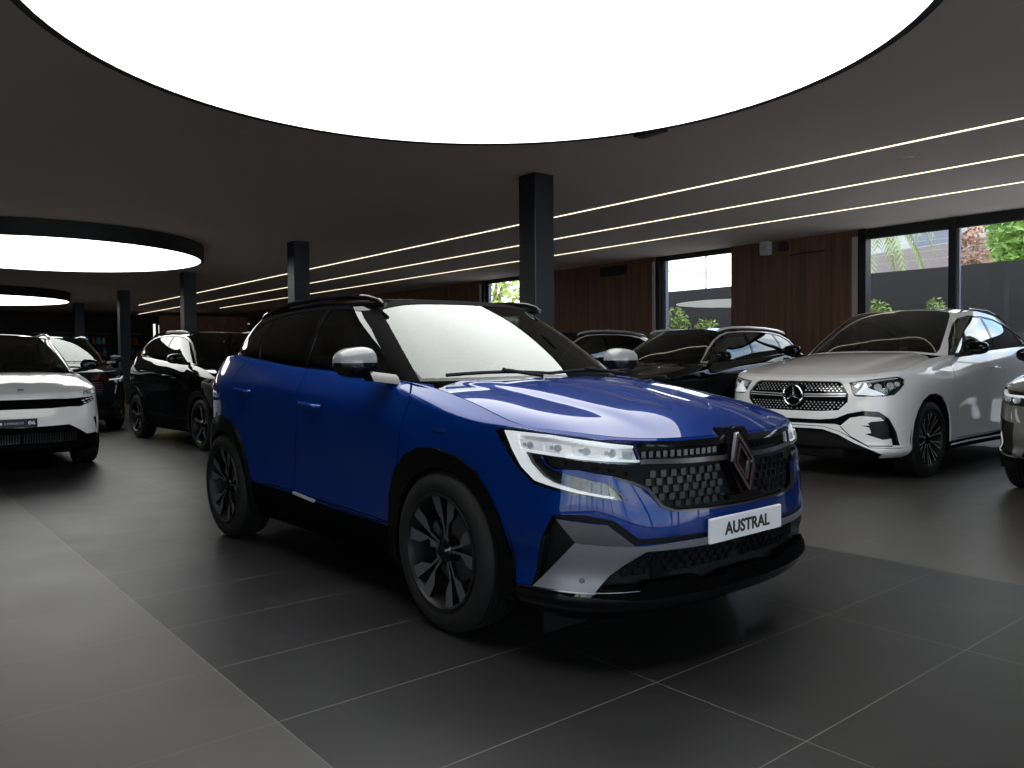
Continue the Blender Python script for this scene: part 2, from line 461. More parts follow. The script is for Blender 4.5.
# ------------------------------------------------------------------ cars
def seat(mb, x, y, z, mi=0):
    mb.rbox(x-.26, x+.26, y-.26, y+.26, z-.10, z+.06, .05, mi=mi)
    bm = bmesh.new(); bmesh.ops.create_cube(bm, size=1)
    for v in bm.verts: v.co = Vector((v.co.x*.13, v.co.y*(.5 if v.co.z < 0 else .42), v.co.z*.62))
    bmesh.ops.bevel(bm, geom=bm.edges[:], offset=.05, segments=3, profile=.5, affect='EDGES')
    mb.addbm(bm, mi, Matrix.Translation((x-.30, y, z+.32)) @ Matrix.Rotation(-.3, 4, 'Y'))
    mb.rbox(x-.46, x-.37, y-.13, y+.13, z+.62, z+.80, .035, mi=mi)
class Car:
    def __init__(s, spec, root):
        s.sp = spec; s.root = root; q = spec.get('q', 1.0)
        s.G = body_grid(spec, .025*q, .02*q); s.C = Cut(s.G); pl = spec['plan']; s.S = arclen(pl)
        s.plx = [p[0] for p in pl]; s.ply = [p[1] for p in pl]
        # greenhouse
        g = spec['green']; C = []
        for b, t, bulge in g:
            b = np.array(b, float); t = np.array(t, float); row = []
            e = b.copy(); 
            nrm = np.array([b[0]-spec['gc'], b[1]*1.0, 0]); nrm = np.array([0, 1., .2]) if bulge[0] == 's' else (np.array([1., 0, .6]) if bulge[0] == 'f' else (np.array([-1., 0, .5]) if bulge[0] == 'r' else np.array([.6*bulge[2] if len(bulge) > 2 else .5, .7, .3])))
            nrm /= np.linalg.norm(nrm)
            for k in range(6):
                u = k/5; q3 = b+(t-b)*u+nrm*bulge[1]*4*u*(1-u); row.append(q3)
            for r in row:
                if b[1] == 0: r[1] = 0
            C.append(row)
        gs = arclen([r[0][:2] for r in C]); s.gS = gs
        s.GG = net(C, gs, (), .025*q, .025*q); s.CG = Cut(s.GG)
        # hood
        h = spec['hood']; kf, kc = h['kf'], h['kc']; top = s.G.P[:, -1]
        m1 = s.G.S <= s.S[kf]+1e-6; i1 = int(m1.sum())-1; i2 = int((s.G.S <= s.S[kc]+1e-6).sum())-1
        F = top[:i1+1]; Gd = top[i1:i2+1]; K = list(h['K'][:-1])+[tuple(top[i2])]
        Cc = [tuple(F[0])]+list(h['C'])+[h['K'][0]]
        s.i1, s.i2 = i1, i2
        s.GH = coons(F, Gd, Cc, K, int(44/q), int(34/q), h.get('bump')); s.CH = Cut(s.GH)
        # roof
        r = spec['roof']; top = s.GG.P[:, -1]; ja, jb = r['ja'], r['jb']
        a = int((s.GG.S <= gs[ja]+1e-6).sum())-1; b = int((s.GG.S <= gs[jb]+1e-6).sum())-1
        s.GR = coons(top[:a+1], top[a:b+1], [tuple(top[0])]+list(r['C'])+[tuple(top[-1])], top[b:][::-1], int(30/q), int(20/q)); s.CR = Cut(s.GR)
    def Sx(s, x):   # abscissa on the side from x
        for k in range(2, len(s.plx)-1):
            if s.plx[k] >= x >= s.plx[k+1]: return s.S[k]+(s.plx[k]-x)/(s.plx[k]-s.plx[k+1])*(s.S[k+1]-s.S[k])
        return s.S[-1]
    def Sy(s, y): return float(np.interp(y, s.ply[:6], s.S[:6]))
    def pair(s, name, mbf, mats, parent=None, label=None, **kw):
        """left and right copies of a part; mbf(side) or MB for the left side"""
        o = []
        for side in (1, -1):
            mb = mbf() 
            if side < 0: mb.flip()
            ob = mb.build(name, mats, parent[0 if side > 0 else 1] if isinstance(parent, (list, tuple)) else (parent or s.root), **kw)
            if label: ob['label'] = label
            o.append(ob)
        return o
    def both(s, name, mb, mats, parent=None, label=None, **kw):
        ob = mb.mirror().build(name, mats, parent or s.root, **kw)
        if label: ob['label'] = label
        return ob
    def wheels(s):
        sp = s.sp; w = sp['wheel']; y = w['y']; first = None
        xf = sp.get('xf', 0)
        for x, sg in ((xf, 1), (xf, -1), (xf-sp['wb'], 1), (xf-sp['wb'], -1)):
            if first is None: o = first = make_wheel(s.root, w['R'], w['rim'], w.get('W', .235), w['style'], w.get('face', 'wheel_face'), n=w.get('n', 56), caliper=w.get('caliper', 'caliper_dark'), ca=w.get('ca', -.1))
            else: o = copy_tree(first, s.root)
            o.location = (x, sg*y, w['R']); o.rotation_euler = (0, 0, 0 if sg > 0 else pi)
    def arches(s):
        """cut arch openings and arch trims; liners"""
        sp = s.sp
        for k, xc in (('f', sp.get('ax', sp.get('xf', 0))), ('r', sp.get('ax', sp.get('xf', 0))-sp['wb'])):
            if sp.get('arch_o'): s.C.tag('clad_'+k, [(xc+(x if k == 'f' else x*1.0), z) for x, z in sp['arch_o' if k == 'f' else 'arch_or']], 'xz')
            s.C.tag('hole', [(xc+x, z) for x, z in sp['arch_i']], 'xz')
        R = sp['wheel']['R']
        for k, xc in (('f', sp.get('ax', sp.get('xf', 0))), ('r', sp.get('ax', sp.get('xf', 0))-sp['wb'])):
            def f():
                mb = MB(); ri = sp.get('liner', R+.07)
                mb.lathe([(ri, s.ply[6]-.02), (ri, .50), (.0, .50)], 32, c=(xc, 0, sp['wheel']['R']+.0), a0=-.35, a1=pi+.35); return mb
            s.pair('wheel_well', f, 'underbody', recalc=False)
    def seams(s, lst, w=.006):
        for pts in lst: s.C.tag('seam', band(pts, w))
    def interior(s, dark='interior', seats='seat_fabric', sx=-1.25, z=.62, whl=True, yo=.36):
        mb = MB(); wy = s.sp.get('iw', .70)
        for x in (sx, sx-.85):
            for y in (-yo, yo): seat(mb, x, y, z)
        mb.build('seats', seats, s.root)
        mb = MB(); c = s.sp['cowlx']; zz = s.sp['cowlz']
        mb.rbox(c-.55, c-.02, -wy, wy, zz-.35, zz-.06, .06)
        mb.rbox(c-.45, c-.2, yo-.17, yo+.17, zz-.1, zz-.0, .03)
        mb.rbox(c-.62, c-.58, -.16, .12, zz-.14, zz+.03, .008)
        mb.build('dashboard', dark, s.root)
        if whl:
            st = MB(); bm = bmesh.new()
            vs = []; n, m = 32, 8
            for i in range(n):
                for j in range(m):
                    a, b = 2*pi*i/n, 2*pi*j/m; vs.append((0+.014*sin(b), (.18+.014*cos(b))*cos(a), (.18+.014*cos(b))*sin(a)))
            M = Matrix.Translation((c-.72, yo, zz-.08)) @ Matrix.Rotation(-.4, 4, 'Y')
            st.add([M @ Vector(v) for v in vs], [(i*m+j, ((i+1) % n)*m+j, ((i+1) % n)*m+(j+1) % m, i*m+(j+1) % m) for i in range(n) for j in range(m)])
            bm = bmesh.new(); bmesh.ops.create_cube(bm, size=1)
            for v in bm.verts: v.co = Vector((v.co.x*.03, v.co.y*.34, v.co.z*.07))
            st.addbm(bm, 0, M); st.build('steering_wheel', dark, s.root)
    def underbody(s):
        sp = s.sp; mb = MB(); x0, x1 = sp['plan'][-1][0]+.12, sp['plan'][0][0]-.10
        wb = sp['wb']
        mb.rbox(x0, x1, -.50, .50, .22, .60, .03)
        mb.rbox(-wb+.50, -.50, -.80, .80, .22, .42, .03)
        mb.build('floor_pan', 'underbody', s.root)
    def base_out(s, names, paint, seam='gap_black', extra=None):
        mb = MB(); s.C.out('base', 0, .012, mb, 0); s.C.out('seam', -.006, 0, mb, 1)
        s.CH.out('base', -.03, 0, mb, 1)
        if extra: extra(mb)
        o = mb.mirror().build('body', [paint, seam]+names, s.root)
        return o
    def hood_out(s, paint, gap=.006):
        n = s.GH
        s.CH.tag('gap', [(0, -1), (.006, -1), (.006, 2), (0, 2)], 'b'); s.CH.tag('gap', [(1-.004, -1), (1.01, -1), (1.01, 2), (1-.004, 2)], 'b'); s.CH.tag('gap', [(-1, 1-gap), (2, 1-gap), (2, 1.01), (-1, 1.01)], 'b')
        mb = MB(); s.CH.out('base', 0, .02, mb); return s.both('hood', mb, paint)
def tube_part(name, pts, r, mat, parent, n=8):
    return MB().tube(pts, r, n).build(name, mat, parent)
# ------------------------------------------------------------------ text
def text_mb(body, size, M, bold=.0, extrude=.001, xs=1.0):
    cu = bpy.data.curves.new('t', 'FONT'); cu.body = body; cu.size = size; cu.align_x = 'CENTER'; cu.align_y = 'CENTER'; cu.offset = bold; cu.extrude = extrude
    cu.resolution_u = 3
    o = bpy.data.objects.new('t', cu); COL.objects.link(o); dg = bpy.context.evaluated_depsgraph_get(); dg.update()
    me = bpy.data.meshes.new_from_object(o.evaluated_get(dg)); mb = MB()
    vs = [M @ Vector((v.co.x*xs, v.co.y, v.co.z)) for v in me.vertices]
    mb.add(vs, [list(p.vertices) for p in me.polygons]); bpy.data.objects.remove(o); bpy.data.curves.remove(cu); bpy.data.meshes.remove(me)
    return mb
def blob(sx, sy, sz, M, lv=2, fn=None):
    bm = bmesh.new(); bmesh.ops.create_uvsphere(bm, u_segments=28, v_segments=18, radius=.5)
    pw = lambda t, e: math.copysign(abs(t*2)**e, t)/2
    for v in bm.verts:
        v.co = Vector((pw(v.co.x, .62), pw(v.co.y, .62), pw(v.co.z, .75)))
        if fn: v.co = Vector(fn(v.co))
        v.co = Vector((v.co.x*sx, v.co.y*sy, v.co.z*sz))
    bm.transform(M); return bm

# ------------------------------------------------------------------ the blue car
A_plan = [(.89, 0), (.876, .30), (.815, .55), (.72, .72), (.58, .82), (.38, .873), (.12, .900), (-.30, .905), (-.80, .905), (-1.45, .903), (-2.05, .905), (-2.45, .912), (-2.75, .912), (-3.0, .895), (-3.22, .82), (-3.38, .62), (-3.45, .33), (-3.47, 0)]
def A_P(z8, d8, z9, d9, kind):
    if kind == 'front': return [(.10, .20), (.012, .255), (.015, .36), (.0, .48), (.004, .60), (.022, .70), (.045, .80), (.058, .86), (d8, z8), (d9, z9)]
    if kind == 'corner': return [(.07, .20), (.0, .27), (.012, .36), (.004, .48), (.0, .60), (.008, .70), (.016, .80), (.024, .87), (d8, z8), (d9, z9)]
    if kind == 'arch': return [(.05, .20), (.015, .28), (.01, .38), (.006, .50), (.0, .62), (.0, .75), (.002, .85), (.008, .92), (d8, z8), (d9, z9)]
    if kind == 'rear': return [(.06, .22), (.02, .30), (.01, .40), (.004, .52), (.0, .64), (.0, .78), (.002, .92), (.012, 1.08), (d8, z8), (d9, z9)]
    m = z8-1.12
    return [(.12, .20), (.04, .28), (.02, .38), (.022, .50), (.022, .62), (.010, .75+m*.3), (.0, .88+m*.6), (.006, 1.0+m), (d8, z8), (d9, z9)]
A_prof = [A_P(*a) for a in [(.895, .070, .905, .080, 'front'), (.897, .070, .907, .080, 'front'), (.905, .065, .915, .076, 'front'), (.92, .055, .932, .068, 'corner'), (.935, .040, .949, .056, 'corner'), (.95, .030, .966, .046, 'corner'),
    (.975, .022, 1.022, .075, 'arch'), (1.045, .03, 1.10, .11, 'arch'), (1.135, .075, 1.15, .125, 'side'), (1.178, .078, 1.195, .135, 'side'), (1.215, .080, 1.232, .14, 'side'), (1.245, .075, 1.262, .14, 'rear'), (1.27, .085, 1.285, .15, 'rear'), (1.275, .10, 1.29, .16, 'rear'), (1.24, .10, 1.26, .16, 'rear'), (1.20, .10, 1.22, .17, 'rear'), (1.17, .10, 1.19, .18, 'rear'), (1.16, .10, 1.18, .18, 'rear')]]
def sstep(x): x = min(max(x, 0), 1); return x*x*(3-2*x)
def A_bump(x, y, a, b):
    bl = .40+.30*a; f = sstep(a/.25)*(1-sstep((a-.8)/.2)*.5)
    z = .014*f*(1-sstep((b-bl+.05)/.10))
    z -= .007*f*math.exp(-((b-.10-.14*a)/.05)**2)*sstep(a/.4)
    z += .012*sin(pi*a)*(1-b*b)
    return z
A_green = [((-.395, 0, 1.135), (-1.165, 0, 1.607), ('f', .022)), ((-.405, .30, 1.133), (-1.168, .25, 1.604), ('f', .022)), ((-.455, .56, 1.131), (-1.18, .46, 1.590), ('f', .02)), ((-.555, .75, 1.130), (-1.225, .590, 1.562), ('c', .02)),
    ((-.67, .790, 1.125), (-1.33, .637, 1.558), ('s', .022)), ((-.90, .80, 1.14), (-1.48, .650, 1.570), ('s', .025)), ((-1.5, .805, 1.175), (-1.85, .665, 1.578), ('s', .03)), ((-2.1, .80, 1.21), (-2.25, .665, 1.57), ('s', .03)), ((-2.6, .785, 1.25), (-2.6, .655, 1.55), ('s', .03)),
    ((-2.95, .74, 1.27), (-2.80, .62, 1.53), ('c', .02, -1)), ((-3.13, .62, 1.25), (-2.90, .53, 1.525), ('c', .015, -1)), ((-3.22, .33, 1.22), (-2.95, .28, 1.54), ('r', .015)), ((-3.245, 0, 1.21), (-2.97, 0, 1.545), ('r', .015))]
def cr(c, pts): return [(c+a, b) for a, b in pts]
A_spec = dict(plan=A_plan, prof=A_prof, creases=(8,), green=A_green, gc=-1.5, wb=2.67, cowlx=-.40, cowlz=1.14,
    hood=dict(kf=5, kc=7, K=[(-.38, 0, 1.135), (-.39, .3, 1.132), (-.435, .55, 1.125), (-.50, .68, 1.12)], C=[(.70, 0, .962), (.40, 0, 1.035), (.05, 0, 1.095)], bump=A_bump),
    roof=dict(ja=3, jb=10, C=[(-1.5, 0, 1.635), (-2.0, 0, 1.645), (-2.5, 0, 1.62)]),
    wheel=dict(R=.368, rim=.262, W=.235, y=.922, style='austral', n=72),
    xf=-.11, ax=-.075,
    arch_i=[(.385, .10), (.385, .30), (.365, .46), (.30, .60), (.215, .69), (.088, .748), (-.08, .752), (-.245, .69), (-.355, .586), (-.405, .444), (-.43, .304), (-.435, .10)],
    arch_o=[(.455, .10), (.45, .31), (.417, .45), (.365, .582), (.30, .678), (.216, .763), (.088, .818), (-.08, .838), (-.20, .83), (-.318, .789), (-.425, .70), (-.485, .57), (-.50, .381), (-.50, .10)],
    arch_or=[(.49, .10), (.45, .381), (.40, .50), (.375, .56), (.31, .70), (.22, .78), (.10, .84), (-.05, .865), (-.20, .84), (-.32, .76), (-.41, .65), (-.46, .50), (-.48, .10)])
def Acar(loc, rz):
    root = empty('car', loc, rz, 'large glossy blue SUV with black roof and AUSTRAL plate, in the foreground', 'car')
    c = Car(A_spec, root); C = c.C; G = c.G; Sx, Sy = c.Sx, c.Sy
    # --- black lower trims
    C.tag('sill', [(Sx(-.50), .1), (Sx(-.50), .405), (Sx(-1.2), .415), (Sx(-2.30), .445), (Sx(-2.30), .1)])
    C.tag('lower', [(-.1, .1), (-.1, .315), (Sy(.55), .318), (.9, .325), (1.16, .318), (1.20, .1)])
    C.tag('rearlow', [(Sx(-3.0), .1), (Sx(-3.06), .45), (5.3, .50), (5.7, .52), (5.7, .1)])
    c.arches()
    # --- bumper intake, wing and lower grille
    C.tag('intake', [(.956, .618), (1.002, .533), (1.058, .318), (.866, .30), (.78, .45), (.866, .530)])
    C.tag('trimline', [(-.1, .525), (.28, .523), (.603, .527), (.615, .532), (.707, .604), (.824, .626), (.956, .622), (.95, .606), (.735, .59), (.625, .503), (.423, .503), (-.1, .503)])
    C.tag('lowgrille', [(-.1, .474), (.28, .472), (.576, .476), (.669, .427), (.727, .386), (.784, .322), (.6, .315), (-.1, .312)])
    C.tag('wing_up', [(.940, .604), (.735, .587), (.622, .500), (.607, .495), (.859, .514)])
    C.tag('wing', [(.862, .513), (.607, .497), (.423, .501), (.0, .503), (-.1, .503), (-.1, .474), (.28, .472), (.576, .476), (.669, .427), (.727, .386), (.784, .322), (1.050, .319)])
    # --- headlamp, strip, grille
    strip = [(.565, .812), (.792, .832), (.917, .845), (1.020, .848), (.995, .815), (.955, .800), (.85, .80), (.704, .776), (.619, .750), (.54, .72), (.5, .8)]
    gril = [(-.1, .899), (.30, .897), (.594, .900), (.565, .812), (.575, .76), (.513, .679), (.49, .650), (.433, .628), (.241, .620), (-.1, .615)]
    C.tag('strip', strip); C.tag('grille', gril)
    frame = [(-.1, .608), (.241, .612), (.44, .620), (.502, .642), (.56, .712), (.63, .745), (.704, .768), (.704, .776), (.619, .750), (.545, .72), (.49, .650), (.433, .628), (.241, .620), (-.1, .615)]
    C.tag('gframe', frame)
    lamp_up = [(1.270, .940), (1.209, .955), (1.161, .958), (.984, .943), (.783, .922), (.594, .9), (.566, .812), (.792, .832), (.917, .845), (1.02, .848)]
    lamp_lo = [(1.020, .848), (1.000, .817), (.955, .795), (.878, .778), (.72, .744), (.676, .71), (.645, .677), (.82, .698), (.952, .715), (1.060, .735), (1.156, .802), (1.225, .877), (1.270, .940)]
    lamp = [(1.270, .940), (1.209, .955), (1.161, .958), (.984, .943), (.783, .922), (.594, .9), (.566, .812), (.792, .832), (.917, .845), (1.02, .848), (1.000, .817), (.955, .795), (.878, .778), (.72, .744), (.676, .71), (.645, .677), (.82, .698), (.952, .715), (1.060, .735), (1.156, .802), (1.225, .877)]
    C.tag('lamp', lamp)
    # rear lamp
    C.tag('taillamp', [(Sx(-3.03), 1.10), (Sx(-3.2), 1.13), (5.5, 1.10), (5.64, 1.10), (5.64, 1.03), (5.2, 1.02), (Sx(-3.06), 1.03)])
    # --- doors
    df = [(Sx(-.515), 1.2), (Sx(-.515), 1.12), (Sx(-.42), 1.06), (Sx(-.44), .97), (Sx(-.47), .84), (Sx(-.50), .64), (Sx(-.505), .425), (Sx(-1.69), .445), (Sx(-1.70), .56), (Sx(-1.65), .76), (Sx(-1.585), 1.03), (Sx(-1.62), 1.25)]
    C.tag('door_front', df, only=['base'])
    dr = [(Sx(-1.62), 1.25), (Sx(-1.585), 1.03), (Sx(-1.65), .76), (Sx(-1.70), .56), (Sx(-1.69), .445), (Sx(-2.12), .452), (Sx(-2.19), .60), (Sx(-2.30), .74), (Sx(-2.48), .86), (Sx(-2.61), .95), (Sx(-2.645), 1.08), (Sx(-2.60), 1.17), (Sx(-2.50), 1.24), (Sx(-2.50), 1.32)]
    C.tag('door_rear', dr, only=['base'])
    B = ['base', 'door_front', 'door_rear']
    for pts in (df[1:8], df[7:11]+[df[11]], dr[5:14]): C.tag('seam', band(curve2(pts, 4), .007), only=B)
    C.tag('seam', band([df[6], df[7], dr[5]], .007), only=B)
    C.tag('seam', band(curve2([(Sx(.385), .955), (Sx(.36), .90), (Sx(.33), .80), (Sx(.40), .72)], 3), .003), only=['lampx'])
    C.tag('fuel', [(0, 0), (0.001, 0), (0, .001)])
    # --- glass
    cg = c.CG; gS = c.gS
    cg.tag('windscreen', [(-.1, .03), (gS[3]-.05, .03), (gS[3]-.03, .12), (gS[3]-.03, .88), (gS[3]-.06, .925), (-.1, .935)], 'b')
    cg.tag('apillar', [(gS[3]-.03, -.1), (gS[3]-.03, .93), (gS[4]+.30, .93), (gS[4]+.50, -.1)], 'b'); cg.tag('apillar', [(-.1, .88), (gS[3], .88), (gS[3], 1.1), (-.1, 1.1)], 'b', only=['base'])
    wf = [(-.70, 1.158), (-.88, 1.29), (-1.07, 1.415), (-1.19, 1.480), (-1.27, 1.528), (-1.42, 1.545), (-1.60, 1.552), (-1.655, 1.19)]
    wr = [(-1.70, 1.195), (-1.655, 1.553), (-2.0, 1.556), (-2.36, 1.538), (-2.415, 1.40), (-2.42, 1.255), (-2.30, 1.23)]
    wq = [(-2.46, 1.26), (-2.455, 1.42), (-2.40, 1.530), (-2.55, 1.50), (-2.72, 1.42), (-2.86, 1.325), (-2.83, 1.295)]
    cg.tag('window_front', wf, 'xz'); cg.tag('window_rear', wr, 'xz'); cg.tag('quarter', wq, 'xz')
    cg.tag('chromeline', [(-.57, 1.128), (-.56, 1.146), (-1.50, 1.176), (-2.28, 1.222), (-2.62, 1.268), (-2.86, 1.288), (-2.87, 1.270), (-2.62, 1.250), (-2.28, 1.20), (-1.5, 1.155)], 'xz', only=['base'])
    cg.tag('rearglass', [(gS[10]+.02, .12), (gS[10]+.02, .92), (gS[12]+.1, .92), (gS[12]+.1, .12)], 'b')
    # ================= output
    c.base_out([], 'blue_paint')
    c.hood_out('blue_paint', .011)
    mb = MB().add([(-.500, .672, 1.117), (-.31, .800, 1.096), (-.45, .803, 1.118), (-.62, .795, 1.135), (-.575, .745, 1.128)], [(0, 1, 2), (0, 2, 3), (0, 3, 4)]); mb.v += [(x, y, z-.02) for x, y, z in mb.v]; mb.f += [[i+5 for i in f[::-1]] for f in mb.f]+[[i, (i+1) % 5+5 if False else (i+1) % 5, (i+1) % 5+5, i+5] for i in range(5)]; mb.n += [None]*8; mb.m += [0]*8
    c.both('cowl_corner', mb, 'blue_paint')
    mb = MB(); C.out('lower', .006, .03, mb); patch(G, [(-.05, .318), (.5, .320), (1.0, .322), (1.12, .318), (1.12, .312), (1.0, .316), (.5, .314), (-.05, .312)], 0, .010, mb, 1); c.both('splitter', mb, ['gloss_black', 'dark_chrome'])  # dark chrome line added along the lip to imitate an edge glint
    mb = MB(); C.out('rearlow', .004, .03, mb); c.both('rear_bumper_trim', mb, 'matte_black')
    for k in 'fr':
        c.pair('wheel_arch_trim', lambda: C.out('clad_'+k, .018, .07), 'trim_gloss')
    c.pair('side_skirt', lambda: patchcat(C.out('sill', .008, .03), patch(G, band([(Sx(-1.42), .425), (Sx(-1.70), .440)], .014), .0, .014, mi=1)), ['trim_black', 'satin'])
    # intake etc
    c.pair('air_intake', lambda: C.out('intake', -.05, 0), 'matte_black')
    mbw = lambda: C.out('wing_up', .001, .03, C.out('wing', .006, .06), 1)  # upper facet coloured darker, imitating the shade of its down-facing side
    mb = mbw(); 
    for q in ((0.735, .362),):
        pass
    wing = c.both('bumper_blade', mb, ['grey_trim', 'grey_trim_dark'])
    def fin():
        return patch(G, [(.996, .533), (1.052, .32), (.985, .53)], -.05, .004, step=.05)
    c.pair('intake_fin', fin, 'matte_black')
    def sens():
        p, n = G.at(.835, .365); return MB().addbm(disc(p+n*.004, n, .013, .006))
    c.pair('parking_sensor', sens, 'grey_trim_dark')
    def sens2():
        p, n = G.at(1.11, .53); return MB().addbm(disc(p-n*.002, n, .011, .005))
    c.pair('parking_sensor', sens2, 'blue_paint')
    mb = MB(); C.out('trimline', -.012, .02, mb); c.both('bumper_trim', mb, 'matte_black')
    # grilles
    mb = MB(); C.out(['grille', 'strip'], -.035, 0, mb, 0)
    def tab(s, z, w, h, hi=.0, mi=1):
        if inpoly(s-w/2, z-h/2, GP) and inpoly(s+w/2, z+h/2, GP) and inpoly(s-w/2, z+h/2, GP) and inpoly(s+w/2, z-h/2, GP):
            V = []
            for ds, dz in ((-w/2, -h/2), (w/2, -h/2), (w/2, h/2), (-w/2, h/2)):
                p, n = G.at(s+ds, z+dz); V.append((p-n*.036, p+n*(hi-.025+(-.003 if ds > 0 else .004)+(.003 if dz > 0 else -.003))))
            b = [v[0] for v in V]+[v[1] for v in V]
            mb.add(b, [(4, 5, 6, 7), (0, 1, 5, 4), (1, 2, 6, 5), (2, 3, 7, 6), (3, 0, 4, 7)], mi=mi)
    GP = [(-.1, .788), (.3, .790), (.56, .805), (.57, .765), (.508, .682), (.482, .653), (.43, .632), (.241, .624), (-.1, .619)]
    for r in range(6):
        z = .776-.031*r
        for k in range(14): tab(.125+.054*k+(.027 if r % 2 else 0), z, .023, .026)
    GP = [(-.1, .886), (.6, .886), (.6, .83), (-.1, .82)]
    for k in range(12): tab(.135+.037*k, .851, .016, .024, .008, 2)
    GP = strip
    for k, (s_, z_) in enumerate([(.62, .782), (.70, .797), (.775, .806), (.85, .815), (.925, .823)]): tab(s_, z_, .024, .015, .012)
    patch(G, [(-.02, .822), (.10, .823), (.35, .826), (.575, .833), (.575, .815), (.35, .806), (.10, .802), (-.02, .801)], -.035, .004, mb, 3)
    patch(G, [(-.02, .868), (.3, .872), (.58, .886), (.59, .899), (.3, .896), (-.02, .896)], -.035, .006, mb, 4)
    grille = c.both('grille', mb, ['matte_black', 'grille_tab', 'dark_chrome', 'dark_chrome', 'gloss_black'])
    mb = MB(); C.out('gframe', .004, .02, mb); c.both('grille_frame', mb, 'grille_tab', grille)
    # emblem bracket and diamond
    mb = MB()
    def ef(o):
        def f(y, z):
            p, n = G.at(abs(y), min(z, .895)); return (p[0]+n[0]*0+o-(max(0, z-.895))*.35, y, z)
        return f
    mb.prism([(-.108, .885), (-.085, .936), (.085, .936), (.108, .885)], ef(-.03), ef(.012))
    mb.prism([(-.07, .93), (.07, .93), (.095, .80), (.05, .66), (-.05, .66), (-.095, .80)], ef(-.04), ef(.016))
    mb.prism([(-.13, .655), (.13, .655), (.115, .635), (-.115, .635)], ef(-.03), ef(.008))
    br = mb.build('emblem_mount', 'gloss_black', grille)
    mb = MB()
    def dia(w, h, cz): return [(0, cz+h), (w, cz), (0, cz-h), (-w, cz)]
    def bar(a, b, wd, o, mi=0):
        dx, dy = b[0]-a[0], b[1]-a[1]; l = math.hypot(dx, dy); nx, ny = -dy/l*wd/2, dx/l*wd/2
        mb.prism([(a[0]+nx, a[1]+ny), (b[0]+nx, b[1]+ny), (b[0]-nx, b[1]-ny), (a[0]-nx, a[1]-ny)], ef(o-.02), ef(o), mi)
    O = dia(.074, .118, .79); I = dia(.046, .075, .79)
    for a, b in ((O[3], O[0]), (O[0], O[1]), (O[1], O[2]), (O[2], O[3])): bar(a, b, .016, .030)
    for a, b in ((I[3], I[0]), (I[0], I[1]), (I[1], I[2]), (I[2], I[3])): bar(a, b, .014, .026)
    mb.build('emblem', 'emblem_metal', grille, smooth=False)
    # lower grille
    mb = MB(); C.out('lowgrille', -.05, 0, mb, 0)
    GP = [(-.1, .470), (.28, .468), (.56, .470), (.66, .42), (.715, .385), (.74, .352), (-.1, .348)]
    for r in range(5):
        z = .457-.025*r
        for k in range(16): tab(.027+.054*k+(.027 if r % 2 else 0), z, .030, .020, -.016)
    lg = c.both('lower_grille', mb, ['matte_black', 'semi_black'])
    mb = MB()
    patch(G, [(-.02, .345), (.15, .345), (.165, .330), (.30, .330), (.32, .352), (.57, .352), (.60, .318), (.78, .318), (.80, .305), (.6, .285), (.3, .285), (-.02, .285)], -.03, .018, mb, 0)
    patch(G, [(.62, .345), (.74, .345), (.755, .333), (.62, .333)], -.03, .012, mb, 0)
    c.both('splitter_insert', mb, 'trim_black')
    # headlamps
    hl = c.pair('headlight', lambda: C.out('lamp', -.030, 0, MB(), 0), ['lamp_black'])
    def lampel():
        mb = MB()
        up = lambda s, t: s
        # reflector band of the upper unit
        patch(G, [(1.205, .937), (.984, .931), (.783, .911), (.597, .888), (.574, .828), (.783, .842), (.95, .858), (1.125, .862)], -.03, -.020, mb, 0)
        for i, (s0, s1, z0, z1) in enumerate([(1.135, 1.02, .868, .912), (1.0, .885, .862, .905), (.868, .77, .856, .896), (.755, .655, .850, .885)]):
            patch(G, [(s0, z0+.008), (s0+.01, z1), (s1, z1-.008), (s1-.008, z0)], -.03, -.008, mb, 1)
            p, n = G.at((s0+s1)/2, (z0+z1)/2-.002); mb.addbm(disc(Vector(p)-Vector(n)*.008, n, .017, .008), 2)
            p, n = G.at((s0*.75+s1*.25), (z0+z1)/2); mb.addbm(disc(Vector(p)-Vector(n)*.008, n, .009, .008), 2)
        patch(G, [(.61, .835), (.66, .84), (.655, .87), (.605, .865)], -.03, -.006, mb, 2)
        return mb
    c.pair('lamp_module', lampel, ['lamp_silver', 'lamp_silver2', 'lamp_crystal'], hl)
    def drl():
        mb = MB()
        patch(G, [(1.222, .943), (1.14, .941), (.984, .935), (.783, .914), (.60, .890), (.60, .881), (.783, .904), (.984, .923), (1.150, .926), (1.128, .87), (1.085, .815), (1.02, .766), (.969, .745), (.849, .719), (.70, .695), (.71, .689), (.849, .710), (.969, .731), (1.050, .748), (1.122, .80), (1.172, .862)], -.03, -.004, mb)
        patch(G, [(1.130, .862), (.95, .850), (.783, .838), (.574, .824), (.572, .832), (.783, .848), (.95, .861), (1.135, .872)], -.03, -.004, mb)
        return mb
    c.pair('daytime_light', drl, 'drl', hl)
    c.pair('lamp_lens', lambda: C.out('lamp', .001, .006), 'clear_lens', hl)
    tl = c.pair('tail_light', lambda: C.out('taillamp', .004, .01), 'tail_red')
    # doors and glazing
    dfo = c.pair('door', lambda: C.out('door_front', 0, .014), 'blue_paint')
    dro = c.pair('door', lambda: C.out('door_rear', 0, .014), 'blue_paint')
    def handle(sc_, zc):
        def f():
            mb = MB(); mb.custom = False
            pts = [(sc_+.115, zc+.006), (sc_+.10, zc+.006), (sc_, zc), (sc_-.09, zc-.004), (sc_-.115, zc-.005)]
            P3 = []
            for i, (s_, z_) in enumerate(pts):
                p, n = G.at(s_, z_); P3.append(Vector(p)+Vector(n)*(.0 if i in (0, 4) else .030))
            mb.tube(P3, [.010, .013, .014, .014, .012], 10); return mb
        return f
